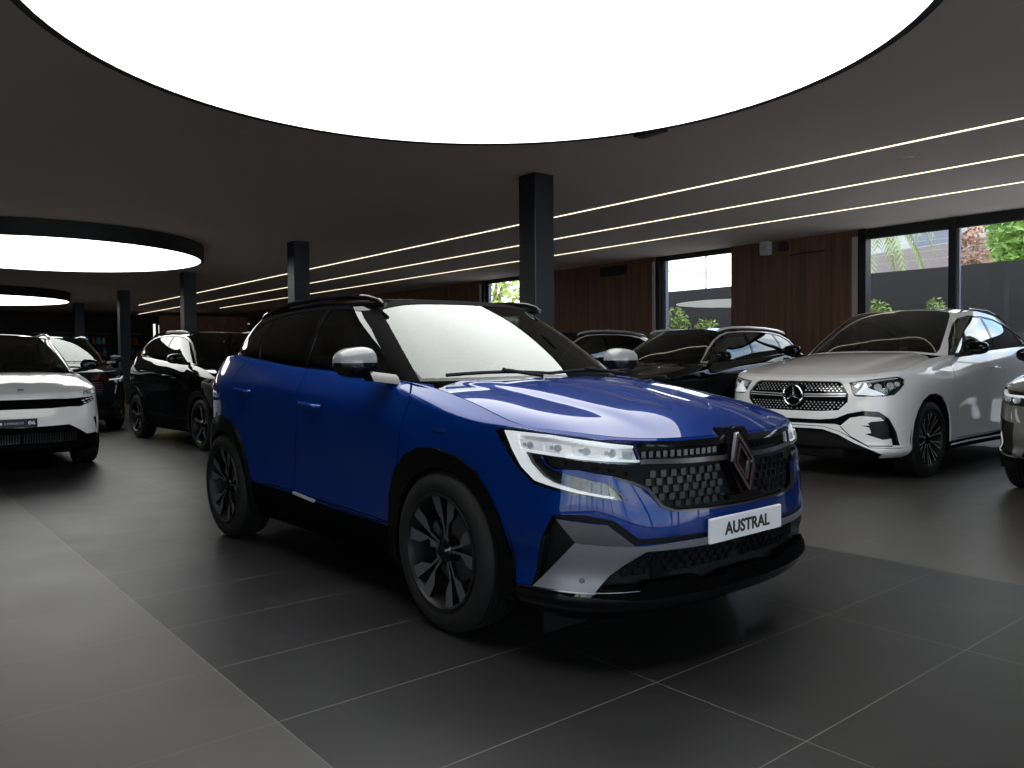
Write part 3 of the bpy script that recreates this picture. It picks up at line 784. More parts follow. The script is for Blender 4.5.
    c.pair('door_handle', handle(Sx(-1.40), .985), 'blue_paint', dfo); c.pair('door_handle', handle(Sx(-2.40), 1.045), 'blue_paint', dro)
    c.pair('window', lambda: cg.out('window_front', -.003, 0), 'glass_front', dfo)
    c.pair('window', lambda: cg.out(['window_rear'], -.003, 0), 'glass_dark', dro)
    c.pair('quarter_window', lambda: cg.out(['quarter'], -.003, 0), 'glass_dark')
    ws = cg.out('windscreen', -.002, 0); c.both('windscreen', ws, 'glass_wind')
    c.both('rear_window', cg.out('rearglass', -.002, 0), 'glass_dark')
    c.both('pillars', cg.out('base', 0, .008), 'gloss_black'); c.pair('windscreen_pillar', lambda: cg.out('apillar', 0, .008), 'trim_black')
    c.pair('window_trim', lambda: cg.out('chromeline', .004, .01), 'semi_black')
    c.both('roof', c.CR.out('base', 0, 0), 'gloss_black')
    def rail():
        mb = MB()
        pts = [(-1.10, .603, 1.560), (-1.14, .605, 1.583), (-1.24, .612, 1.606), (-1.42, .620, 1.624), (-1.8, .628, 1.636), (-2.2, .625, 1.628), (-2.55, .613, 1.603), (-2.74, .60, 1.575), (-2.80, .595, 1.555)]
        mb.tube(pts, [.010, .014, .016, .017, .017, .017, .016, .014, .008], 10)
        return mb
    c.pair('roof_rail', rail, 'gloss_black')
    def gasket():
        mb = MB(); mb.tube([(-1.09, .592, 1.556), (-1.3, .605, 1.57), (-1.8, .617, 1.60), (-2.4, .612, 1.59), (-2.8, .588, 1.545)], .014, 8); return mb
    c.pair('roof_gasket', gasket, 'gloss_black')
    # spoiler
    mb = MB(); mb.prism([(-2.75, 1.56), (-3.12, 1.515), (-3.14, 1.49), (-2.85, 1.50)], lambda x, z: (x, 0, z), lambda x, z: (x, .56, z-.012)); c.both('spoiler', mb, 'gloss_black')
    # mirrors
    def mir():
        M = Matrix.Translation((-.735, .992, 1.228)) @ Matrix.Rotation(radians(-8), 4, 'Z')
        def f(co):
            t = (co.y+.5); return (co.x*(1.0-.15*t)+.10*max(0, t-.6), co.y, co.z*(1.0-.25*t*t)+(.04 if co.z > 0 else .12)*t*t*0)
        mb = MB(); mb.addbm(blob(.16, .23, .168, M, 2, f), 0)
        for k, fc in enumerate(mb.f):
            cz = sum(mb.v[i][2] for i in fc)/len(fc)
            if cz < 1.234: mb.m[k] = 1
        mb.prism([(-.60, 1.115), (-.68, 1.115), (-.74, 1.16), (-.64, 1.165)], lambda x, z: (x, .80, z), lambda x, z: (x, .96, z+.02), 1)
        return mb
    ms = c.pair('wing_mirror', mir, ['mirror_grey', 'gloss_black'], dfo, angle=60)
    # mirror triangle
    # wipers
    def wip(y0, y1):
        pts = [];
        for k in range(9):
            y = y0+(y1-y0)*k/8; s_ = abs(y); p, n = c.GG.at(s_*1.03, 1.143+.012*sin(pi*k/8)); pts.append(Vector((p[0]+.03, y, p[2]+.018)))
        return pts
    MB().tube(wip(-.62, .02), .010, 6).tube([(-.36, -.05, 1.15), wip(-.62, .02)[4]+Vector((.01, 0, .012))], .011, 6).build('wiper', 'matte_black', root)
    MB().tube(wip(.02, .60), .010, 6).tube([(-.40, .66, 1.15), wip(.02, .60)[4]+Vector((.01, 0, .012))], .011, 6).build('wiper', 'matte_black', root)
    # number plate
    Y = Matrix(((0, 0, 1, .905), (1, 0, 0, -.012), (0, 1, 0, .524), (0, 0, 0, 1)))
    pl = MB(); pl.rbox(.886, .902, -.276, .252, .473, .577, .004, 1); plo = pl.build('number_plate', 'plate_white', root)
    text_mb('AUSTRAL', .072, Y @ Matrix.Translation((0, -.002, -.002)), .0022, .0008, 1.08).build('plate_text', 'plate_ink', plo, smooth=False)
    # fender badge on the arch
    for sg in (1, -1):
        p, n = G.at(Sx(-.10), .822); M = Matrix.Translation((p[0], sg*(p[1]+.012), p[2])) @ Matrix(((-sg, 0, 0, 0), (0, 0, sg, 0), (0, 1, 0, 0), (0, 0, 0, 1)))
        text_mb('R', .038, M, .001, .001).build('arch_badge', 'chrome', root, smooth=False)
    for sg in (1, -1):
        p, n = G.at(Sx(-.13), .92); mb = MB(); mb.box(p[0]-.05, p[0]+.045, -.004, .004, .914, .926); mb.v = [(q[0], sg*(p[1]+.002)+q[1], q[2]) for q in mb.v]
        mb.build('fender_badge', 'blue_chrome', root)
    # air deflectors in front of the wheels
    def defl():
        mb = MB(); mb.prism([(.46, .22), (.46, .115), (.50, .13), (.53, .22)], lambda x, z: (x, .60, z), lambda x, z: (x, .80, z)); return mb
    c.pair('air_deflector', defl, 'semi_black')
    c.underbody(); c.wheels(); c.interior(sx=-1.35, z=.66)
    C.free(); cg.free()
    return root
def patchcat(a, b):
    n = len(a.v); a.v += b.v; a.f += [[i+n for i in f] for f in b.f]; a.m += b.m; a.n += b.n; return a
def disc(p, n, r, h, seg=16):
    bm = bmesh.new(); bmesh.ops.create_cone(bm, cap_ends=True, segments=seg, radius1=r, radius2=r*.9, depth=h)
    q = Vector(n).to_track_quat('Z', 'Y').to_matrix().to_4x4(); bm.transform(Matrix.Translation(Vector(p)+Vector(n)*h/2) @ q); return bm
# ------------------------------------------------------------------ material library
def mats():
    m = pmat('blue_paint', (.0006, .022, .155), rough=.34, metal=.35, coat=1, coat_rough=.012, spec=.0)
    pmat('white_paint', (.86, .855, .85), rough=.4, spec=.2, coat=1, coat_rough=.02)
    pmat('black_paint', (.004, .005, .006), rough=.5, spec=.0, coat=1, coat_rough=.012)
    pmat('grey_paint', (.15, .15, .145), rough=.35, metal=.5, coat=1, coat_rough=.02)
    pmat('gloss_black', (.004, .004, .005), rough=.5, spec=.0, coat=.9, coat_rough=.02)
    pmat('semi_black', (.010, .010, .011), rough=.42, spec=.22)
    pmat('trim_gloss', (.002, .002, .0022), rough=.5, spec=.05, coat=.35, coat_rough=.08)
    pmat('trim_black', (.0016, .0016, .0018), rough=.6, spec=.02)
    pmat('concrete', (.72, .68, .63), rough=.9, var=.1)
    pmat('canopy_pale', (.50, .56, .55), rough=.5)
    pmat('matte_black', (.007, .007, .008), rough=.6, spec=.15)
    pmat('gap_black', (.001, .001, .0012), rough=.9, spec=.1)
    pmat('underbody', (.006, .006, .006), rough=.9, spec=.1)
    pmat('tyre', (.010, .010, .010), rough=.62, spec=.22, bump=.15, bscale=300)
    pmat('wheel_face', (.085, .086, .09), rough=.32, metal=.35, coat=.4)
    pmat('wheel_silver', (.45, .46, .47), rough=.25, metal=.9)
    pmat('disc_steel', (.16, .16, .17), rough=.35, metal=.9)
    pmat('caliper_dark', (.20, .20, .21), rough=.35, metal=.6)
    pmat('caliper_blue', (.02, .35, .85), rough=.3)
    pmat('grey_trim', (.20, .203, .225), rough=.40, metal=.5)
    pmat('grey_trim_dark', (.075, .075, .082), rough=.4, metal=.4)
    pmat('grille_tab', (.009, .009, .010), rough=.3, metal=.1, coat=.3, coat_rough=.12)
    pmat('chrome', (.75, .76, .78), rough=.08, metal=1)
    pmat('chrome_dark', (.16, .165, .18), rough=.12, metal=1)
    pmat('emblem_metal', (.26, .265, .29), rough=.18, metal=1)
    pmat('dark_chrome', (.13, .13, .14), rough=.22, metal=.9)
    pmat('blue_chrome', (.03, .10, .45), rough=.2, metal=.8)
    pmat('lamp_black', (.010, .010, .011), rough=.15, coat=.5)
    pmat('lamp_silver', (.80, .81, .82), rough=.30, metal=.35)
    pmat('lamp_silver2', (.88, .88, .9), rough=.22, metal=.35, emit=(.95, 1, 1), estr=.22)
    pmat('satin', (.80, .81, .82), rough=.30, metal=.7)
    pmat('lamp_crystal', (.62, .66, .72), rough=.04, metal=.25, coat=1)
    pmat('drl', (.85, .88, .90), rough=.35, emit=(.95, 1, 1), estr=.30)
    pmat('tail_red', (.25, .005, .005), rough=.15, coat=1)
    pmat('plate_white', (.86, .87, .90), rough=.35)
    pmat('plate_ink', (.012, .012, .014), rough=.5)
    pmat('plate_dark', (.012, .015, .022), rough=.35)
    pmat('plate_paint', (.62, .64, .68), rough=.4)
    pmat('interior', (.045, .048, .046), rough=.6)
    pmat('seat_fabric', (.035, .035, .037), rough=.8, bump=.1)
    glass_mat('glass_wind', (.52, .58, .56), 1.55, ior=1.62)
    glass_mat('glass_front', (.30, .34, .33), 1.7)
    pmat('mirror_grey', (.20, .205, .21), rough=.35, spec=.3, coat=1)
    glass_mat('glass_dark', (.012, .012, .013), 1.6)
    glass_mat('clear_lens', (.95, .96, .97), 1.0)
    glass_mat('pane', (.93, .95, .95), 1.25)
    glass_mat('pane_grey', (.93, .95, .95), 1.0)
    pmat('ceiling_paint', (.68, .59, .54), rough=.85, spec=.2)
    pmat('drum_black', (.008, .008, .008), rough=.6)
    pmat('column_black', (.022, .023, .027), rough=.42, metal=.3)
    pmat('frame_black', (.010, .010, .011), rough=.5)
    pmat('frame_pale', (.42, .38, .37), rough=.5)
    pmat('frame_blue', (.16, .17, .21), rough=.4)
    pmat('dark_wall', (.030, .028, .028), rough=.8)
    pmat('fence_grey', (.010, .008, .0095), rough=.8, var=.15)
    pmat('white_render', (.46, .46, .46), rough=.8, var=.05)
    pmat('roof_tile', (.20, .17, .165), rough=.8, var=.25, vscale=14)
    pmat('leaf_green', (.16, .30, .04), rough=.6, var=.45, vscale=6)
    pmat('leaf_light', (.22, .30, .07), rough=.6, var=.4, vscale=6)
    pmat('palm_leaf', (.26, .32, .12), rough=.6, var=.4, vscale=5)
    pmat('leaf_painted_sun', (.60, .72, .22), rough=.6, var=.35, vscale=6)  # leaf colour raised to imitate sunlight on a backlit tree
    pmat('dry_leaf', (.42, .26, .18), rough=.8, var=.4, vscale=5)
    pmat('trunk', (.25, .17, .12), rough=.9, var=.3)
    pmat('shelf_wood', (.16, .09, .05), rough=.6)
    pmat('device_white', (.55, .55, .57), rough=.4)
    pmat('device_black', (.01, .01, .01), rough=.4)
    pmat('yellow_vest', (.55, .55, .05), rough=.7)
    emat('lamp_face', (1, 1, .98), LAMP)
    emat('led', (1, .90, .66), LEDS)
    emat('sign_warm', (1, .86, .68), 1.3)
    emat('sign_white', (.9, .95, 1), 1.2)
    # wood slat wall
    m, N, L = new_mat('wood_wall'); b = N['Principled BSDF']; b.inputs['Roughness'].default_value = .55
    tc = N.new('ShaderNodeTexCoord'); mp = N.new('ShaderNodeMapping'); mp.inputs['Scale'].default_value = (9, 9, .35)
    n = N.new('ShaderNodeTexNoise'); n.inputs['Scale'].default_value = 1.6; n.inputs['Detail'].default_value = 5
    rp = N.new('ShaderNodeValToRGB'); rp.color_ramp.elements[0].position = .3; rp.color_ramp.elements[0].color = (.10, .046, .027, 1); rp.color_ramp.elements[1].position = .72; rp.color_ramp.elements[1].color = (.20, .096, .056, 1)
    L.new(tc.outputs['Object'], mp.inputs['Vector']); L.new(mp.outputs[0], n.inputs['Vector']); L.new(n.outputs['Fac'], rp.inputs['Fac']); L.new(rp.outputs[0], b.inputs['Base Color'])
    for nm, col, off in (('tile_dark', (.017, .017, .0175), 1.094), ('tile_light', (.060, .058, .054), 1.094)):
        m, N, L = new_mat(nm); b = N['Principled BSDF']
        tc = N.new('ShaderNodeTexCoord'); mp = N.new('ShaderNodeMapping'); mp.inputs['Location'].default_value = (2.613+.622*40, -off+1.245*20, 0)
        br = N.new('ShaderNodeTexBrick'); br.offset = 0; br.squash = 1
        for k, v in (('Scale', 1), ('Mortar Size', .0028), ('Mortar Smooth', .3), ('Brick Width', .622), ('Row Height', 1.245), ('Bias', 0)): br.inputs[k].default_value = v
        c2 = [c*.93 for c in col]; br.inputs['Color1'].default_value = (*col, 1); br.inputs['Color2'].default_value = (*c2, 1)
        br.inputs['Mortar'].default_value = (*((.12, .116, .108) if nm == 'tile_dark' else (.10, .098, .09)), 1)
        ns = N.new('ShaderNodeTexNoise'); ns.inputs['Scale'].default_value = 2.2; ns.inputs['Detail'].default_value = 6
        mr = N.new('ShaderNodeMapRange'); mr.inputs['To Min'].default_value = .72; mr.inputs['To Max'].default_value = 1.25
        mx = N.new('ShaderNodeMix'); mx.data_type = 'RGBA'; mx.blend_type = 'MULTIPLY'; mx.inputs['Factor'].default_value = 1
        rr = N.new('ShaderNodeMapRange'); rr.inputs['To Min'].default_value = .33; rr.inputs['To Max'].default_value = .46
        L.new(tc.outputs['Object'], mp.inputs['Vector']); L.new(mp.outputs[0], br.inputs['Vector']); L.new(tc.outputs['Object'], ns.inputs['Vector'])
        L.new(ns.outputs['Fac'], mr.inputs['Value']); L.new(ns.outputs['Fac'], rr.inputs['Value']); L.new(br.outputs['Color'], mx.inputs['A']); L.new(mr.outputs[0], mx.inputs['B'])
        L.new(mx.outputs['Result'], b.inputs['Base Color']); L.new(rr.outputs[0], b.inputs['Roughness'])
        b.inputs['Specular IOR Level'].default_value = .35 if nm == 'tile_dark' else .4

ZC = 3.43; ZD = 3.16; YW = 13.42; X0, X1, Y0 = -38.5, 8.5, -7.5
def foliage(name, mat, c, r, n, size, parent=None, seed=1, zs=1.0, sharp=.5):
    rnd = random.Random(seed); mb = MB()
    for _ in range(n):
        while True:
            q = Vector((rnd.uniform(-1, 1), rnd.uniform(-1, 1), rnd.uniform(-1, 1)))
            if .25 < q.length < 1: break
        p = Vector(c)+Vector((q.x*r, q.y*r, q.z*r*zs)); s = size*rnd.uniform(.6, 1.4)
        a = Vector((rnd.gauss(0, 1), rnd.gauss(0, 1), rnd.gauss(0, .7))).normalized(); b = a.cross(Vector((rnd.gauss(0, 1), rnd.gauss(0, 1), rnd.gauss(0, 1)))).normalized()
        mb.add([p-a*s, p+b*s*.35, p+a*s, p-b*s*.35], [(0, 1, 2, 3)])
    return mb.build(name, mat, parent, smooth=False)
def plant(name, x, y, z0, h, r, label, cat, mat='leaf_green', seed=3, n=260, size=.12, group=None, trunk=True):
    t = empty(name, (x, y, 0), 0, label, cat, group)
    mb = MB(); rnd = random.Random(seed)
    for k in range(4 if not trunk else 5):
        a = rnd.uniform(0, 6.28); mb.tube([(0, 0, 0 if trunk else z0), (.1*r*cos(a), .1*r*sin(a), z0+h*.4), (.5*r*cos(a), .5*r*sin(a), z0+h*.85)], [.03*h, .02*h, .006*h], 6)
    mb.build('trunk' if trunk else 'stem', 'trunk', t)
    foliage('foliage', mat, (0, 0, z0+h*.62), r, n, size, t, seed, zs=h*.42/r)
    return t
def palm(x, y, h, L, label, seed=2):
    t = empty('palm_tree', (x, y, 0), 0, label, 'palm tree'); MB().tube([(0, 0, 0), (.1, 0, h*.5), (0, 0, h)], [.12, .10, .09], 10).build('trunk', 'trunk', t)
    rnd = random.Random(seed)
    for k in range(26):
        mb = MB(); a = 2*pi*k/26+rnd.uniform(-.1, .1); up = rnd.uniform(.1, .9); P = []
        for i in range(10):
            u = i/9; P.append(Vector((cos(a)*L*u*(.9-.2*u), sin(a)*L*u*(.9-.2*u), h+L*(up*u-1.25*u*u))))
        mb.tube(P, [.03*(1-i/11) for i in range(10)], 5)
        sd = Vector((-sin(a), cos(a), 0))
        for i in range(1, 36):
            u = i/36*9; j = int(u); p = P[j]+(P[min(j+1, 9)]-P[j])*(u-j); dn = (P[min(j+1, 9)]-P[max(j-1, 0)]).normalized()
            for sg in (-1, 1):
                l = .55*(1-.6*i/36); tip = p+sd*sg*l*.7+dn*l*.5+Vector((0, 0, -l*.55)); mb.add([p-dn*.03, p+dn*.05, tip], [(0, 1, 2)])
        mb.build('frond', 'palm_leaf', t, smooth=False)
    return t
def room():
    mb = MB(); 
    def quad(x0, x1, y0, y1, z, mi): mb.add([(x0, y0, z), (x1, y0, z), (x1, y1, z), (x0, y1, z)], [(0, 1, 2, 3)], mi=mi)
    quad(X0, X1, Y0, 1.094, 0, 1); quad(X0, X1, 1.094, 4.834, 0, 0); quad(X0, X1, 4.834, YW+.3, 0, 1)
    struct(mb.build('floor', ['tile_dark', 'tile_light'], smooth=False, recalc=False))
    struct(MB().box(X0, X1, Y0, YW+.3, ZC, ZC+.25).build('ceiling', 'ceiling_paint', smooth=False))
    struct(MB().box(X0-.2, X0, Y0, YW+.3, 0, ZC).build('wall_back', 'dark_wall', smooth=False))
    m = MB().box(X0, -2, Y0-.2, Y0, 0, ZC).box(-2, X1, Y0-.2, Y0, 2.95, ZC).box(-2, X1, Y0-.2, Y0, 0, .12)
    for x in (.1, 2.2, 4.3, 6.4): m.box(x-.05, x+.05, Y0-.15, Y0-.02, .12, 2.95)
    struct(m.build('wall_left', 'dark_wall', smooth=False))
    struct(MB().box(-2, X1, Y0-.09, Y0-.08, .12, 2.95).build('window_8', 'pane_grey', smooth=False))  # unseen glazing, added so daylight brightens the white coupe's front
    struct(MB().add([(-40, -60, -.02), (X1+.2, -60, -.02), (X1+.2, Y0-.2, -.02), (-40, Y0-.2, -.02)], [(0, 1, 2, 3)]).build('ground', 'concrete', smooth=False))
    # window wall: wooden panels between glazed openings
    W = [(-17.62, -16.0), (-11.42, -9.49), (-6.90, 2.2)]
    mb = MB(); xs = [X0]+[v for w in W for v in w]+[X1]
    for a, b in zip(xs[::2], xs[1::2]): mb.box(a, b, YW, YW+.28, 0, ZC)
    for a, b in W[:1]: mb.box(a, b, YW, YW+.28, 0, .0001)
    struct(mb.build('wall_right', 'wood_wall', smooth=False))
    for i, (a, b) in enumerate(W):
        f = MB(); f.box(a, b, YW+.06, YW+.16, ZC-(.17 if i == 2 else .10), ZC, 0); f.box(a, b, YW+.06, YW+.16, 0, .07, 0)
        if i == 2:
            f.box(a, a+.14, YW-.02, YW+.16, 0, ZC, 0); f.box(b-.1, b, YW+.04, YW+.16, 0, ZC, 0)
            f.box(a-.10, a, YW-.03, YW+.02, 0, ZC-.12, 1)
            for x in (-5.44, -2.4, .1): f.box(x, x+.11, YW+.02, YW+.16, 0, ZC, 0); f.box(x+.11, x+.15, YW+.06, YW+.12, 0, ZC-.1, 2)
        else:
            f.box(a, a+.10, YW+.02, YW+.16, 0, ZC, 0); f.box(a+.10, a+.20, YW+.10, YW+.2, 0, ZC-.06, 2); f.box(a-.07, a, YW-.03, YW+.02, 0, ZC-.1, 1)
        struct(f.build('window_%d' % (i+1), ['frame_black', 'frame_pale', 'frame_blue'], smooth=False))
        struct(MB().box(a+.02, b-.02, YW+.10, YW+.112, .05, ZC-.08).build('window_%d' % (i+1+len(W)), 'pane', smooth=False))
    # glass front of the showroom, behind the photographer
    mb = MB()
    mb.box(X1, X1+.2, Y0, YW+.3, 2.95, ZC); mb.box(X1, X1+.2, Y0, YW+.3, 0, .12)
    for k in range(8): y = Y0+k*(YW-Y0)/7; mb.box(X1, X1+.2, y-.06, y+.06, 0, ZC)
    struct(mb.build('wall_front', 'frame_black', smooth=False))
    struct(MB().box(X1+.08, X1+.09, Y0, YW, .1, 2.96).build('window_7', 'pane_grey', smooth=False))
    # columns
    for i, (x, w) in enumerate(((-7.24, 'nearest, right behind the blue car'), (-13.86, 'second nearest, above the rear of the blue car'), (-20.12, 'third nearest, behind the black SUV with blue brakes'), (-26.14, 'fourth nearest, left of the black SUV with blue brakes'), (-32.38, 'farthest and smallest of the row, near the shelves'))):
        mb = MB(); s = .150; mb.rbox(x-s, x+s, 6.35-s, 6.35+s, 0, ZC, .008, 1)
        mb.v = [(a-x, b-6.35, c) for a, b, c in mb.v]
        o = mb.build('column', 'column_black', smooth=False); o.location = (x, 6.35, 0)
        tag(o, 'square black column, '+w, 'column', 'row of square black columns')
    # drum lamps
    for i, (x, y, r, w) in enumerate(((-3.74, 2.88, 2.47, 'largest in view, above the blue car'), (-16.4, 2.75, 2.55, 'second, above the cars at the left'), (-28.6, 2.85, 2.45, 'smallest and farthest at the left edge'))):
        t = empty('ceiling_lamp', (x, y, 0), 0, 'round white ceiling lamp with black rim, '+w, 'ceiling lamp', 'round ceiling lamps')
        mb = MB(); mb.lathe([(r, ZD+.004), (r, ZD), (r+.055, ZD), (r+.055, ZC)], 96, 'z'); mb.build('rim', 'drum_black', t)
        mb = MB(); mb.lathe([(0, ZD+.006), (r+.01, ZD+.006)], 96, 'z'); o = mb.build('diffuser', 'lamp_face', t, recalc=False)
    # small box at the rim of the nearest lamp
    b = MB(); b.rbox(-.16, .16, -.07, .07, -.02, .03, .01); o = b.build('ceiling_sensor', 'device_black'); o.location = (-5.12, 5.95, ZC-.0305)
    tag(o, 'small black box on the ceiling at the edge of the largest round lamp', 'sensor')
    for k, (x, y, w) in enumerate(((-7.57, 2.98, 'left of the big lamp edge'), (-4.1, 9.06, 'beside the first light strip at the right'))):
        o = MB().lathe([(0, -.012), (.075, -.012), (.085, 0)], 24, 'z').build('ceiling_speaker', 'ceiling_paint'); o.location = (x, y, ZC-.0005)
        tag(o, 'flush round grey ceiling disc, '+w, 'ceiling speaker', 'flush ceiling discs')
    # led strips
    for y, x0, w in ((8.37, -32.3, 'topmost in the photo, nearest to the columns'), (9.88, -38.2, 'the middle of the three'), (11.42, -32.3, 'lowest in the photo, nearest to the wooden wall')):
        t = empty('light_strip', (0, y, 0), 0, 'long warm white ceiling light strip, '+w, 'light strip', 'parallel ceiling light strips')
        MB().box(x0, X1-.3, -.030, .030, ZC-.006, ZC-.001).build('housing', 'drum_black', t, smooth=False)
        MB().box(x0+.02, X1-.32, -.018, .018, ZC-.014, ZC-.006).build('diffuser', 'led', t, smooth=False)
    # devices on the wooden wall
    t = empty('wall_speaker', (-8.66, YW, 3.30), 0, 'small white box speaker high on the wooden wall right of the narrow window', 'speaker')
    MB().rbox(-.09, .09, -.16, 0, -.13, .13, .02).build('housing', 'device_white', t); MB().lathe([(0, -.163), (.02, -.163), (.02, -.155)], 16).build('light', 'chrome', t)
    t = empty('security_camera', (-8.30, YW, 3.28), 0, 'small black camera on the wooden wall beside the white speaker', 'camera')
    MB().rbox(-.08, .08, -.12, 0, -.06, .10, .02).build('housing', 'device_black', t); MB().lathe([(0, -.10), (.05, -.09), (.06, -.05)], 20, 'y').build('lens', 'gloss_black', t)
    t = empty('air_vent', (-12.65, YW, 3.24), 0, 'dark slotted air vent high on the wooden wall left of the narrow window', 'vent')
    MB().box(-.40, .40, -.03, 0, -.11, .11).build('frame', 'device_black', t, smooth=False)
    v = MB(); [v.box(-.37, .37, -.045, -.03, z, z+.012) for z in (-.08, -.045, -.01, .025, .06)]; v.build('slats', 'semi_black', t, smooth=False)
    # exterior
    struct(MB().add([(-80, YW+.3, -.02), (60, YW+.3, -.02), (60, 80, -.02), (-80, 80, -.02)], [(0, 1, 2, 3)]).build('ground', 'concrete', smooth=False))
    struct(MB().add([(X1+.2, -60, -.02), (70, -60, -.02), (70, YW+.3, -.02), (X1+.2, YW+.3, -.02)], [(0, 1, 2, 3)]).build('ground', 'concrete', smooth=False))
    o = MB().box(-34, 14, 17.5, 17.75, 0, 3.09).build('boundary_wall', 'fence_grey', smooth=False); tag(o, 'dark grey boundary wall outside the windows', 'wall')
    t = empty('house', (-9, 31, 0), 0, 'white house with grey tiled roof beyond the boundary wall', 'house')
    m = MB(); m.box(-9, 10, 0, 6, 0, 4.3); m.box(-9, 4, 3, 8, 4.3, 7.6); m.build('walls', 'white_render', t, smooth=False)
    MB().prism([(-9.6, 4.1), (10.6, 4.9), (10.6, 6.4), (-9.6, 5.5)], lambda x, z: (x, -.7, z-.5), lambda x, z: (x, 3.0, z+.1)).build('roof', 'roof_tile', t, smooth=False)
    MB().box(-6.0, -4.3, 2.8, 3.0, 5.4, 6.5).build('window', 'frame_blue', t, smooth=False)  # dark box standing in for the water tank above the roof, no window
    # pole and lamp seen through the narrow window
    MBp = MB().tube([(0, 0, 0), (0, 0, 6.2)], .045, 8).tube([(0, 0, 4.48), (.54, 0, 4.40), (.54, 0, 4.05)], .04, 6).tube([(0, 0, 4.48), (-8, 0, 5.5)], .035, 6).tube([(.86, 0, 4.7), (.86, 0, 5.6)], .02, 6)
    o = MBp.build('utility_pole', 'frame_pale'); o.location = (-18.8, 25, 0); tag(o, 'thin pale pole with a cross arm against the sky in the narrow window', 'pole')
    palm(-11.1, 21.4, 5.45, 2.9, 'palm tree hanging over the boundary wall, left pane of the wide window')
    plant('tree', -7.0, 22.6, 1.8, 3.4, .95, 'green leafy tree behind the boundary wall in the right pane of the wide window', 'tree', seed=5, n=3200, size=.13)
    plant('tree', -8.1, 26.5, 1.8, 5.2, 1.5, 'bright green tree at the right edge behind the boundary wall', 'tree', seed=6, n=4200, size=.16)
    plant('tree', -7.75, 20.3, 1.6, 2.8, .42, 'reddish dry palm behind the boundary wall beside the window mullion', 'tree', mat='dry_leaf', seed=8, n=700, size=.10)
    plant('tree', -20.0, 15.6, 1.2, 4.0, 1.5, 'light green tree, sunshine painted into its leaf colour, filling the far small window', 'tree', mat='leaf_painted_sun', seed=7, n=1400, size=.13)
    for x, z, h, r, sd, w in ((-12.15, 1.0, 1.40, .36, 11, 'taller bush at the left of the narrow window'), (-11.25, 1.0, 1.12, .32, 12, 'lower bush at the right of the narrow window'), (-7.35, 1.0, 1.28, .34, 13, 'bush at the left of the wide window'), (-6.28, 1.0, 1.26, .26, 14, 'small bush left of the mullion of the wide window')):
        plant('bush', x, 15.0, z, h, r, 'yellow green '+w+', by the boundary wall', 'bush', mat='leaf_light', seed=sd, n=700, size=.06, group='bushes along the boundary wall', trunk=True)
    # garden uplight on the boundary wall
    t = empty('garden_light', (-4.9, 17.4, 0), 0, 'warm garden light grazing the dark boundary wall above the white car', 'lamp')
    MB().rbox(-.08, .08, -.12, 0, 1.75, 1.95, .02).build('housing', 'device_black', t)
    l = bpy.data.lights.new('garden_light_bulb', 'SPOT'); l.energy = 14; l.color = (1, .55, .2); l.spot_size = radians(100); l.shadow_soft_size = .03
    lo = bpy.data.objects.new('bulb', l); link(lo, t); lo.location = (0, -.16, 2.0); lo.rotation_euler = (radians(180-12), 0, 0)
    # trees in front of the glass facade, seen only as reflections
    plant('tree', 16.0, 9.5, 2.0, 4.5, 2.0, 'street tree outside the glass front', 'tree', seed=21, n=2500, size=.18)
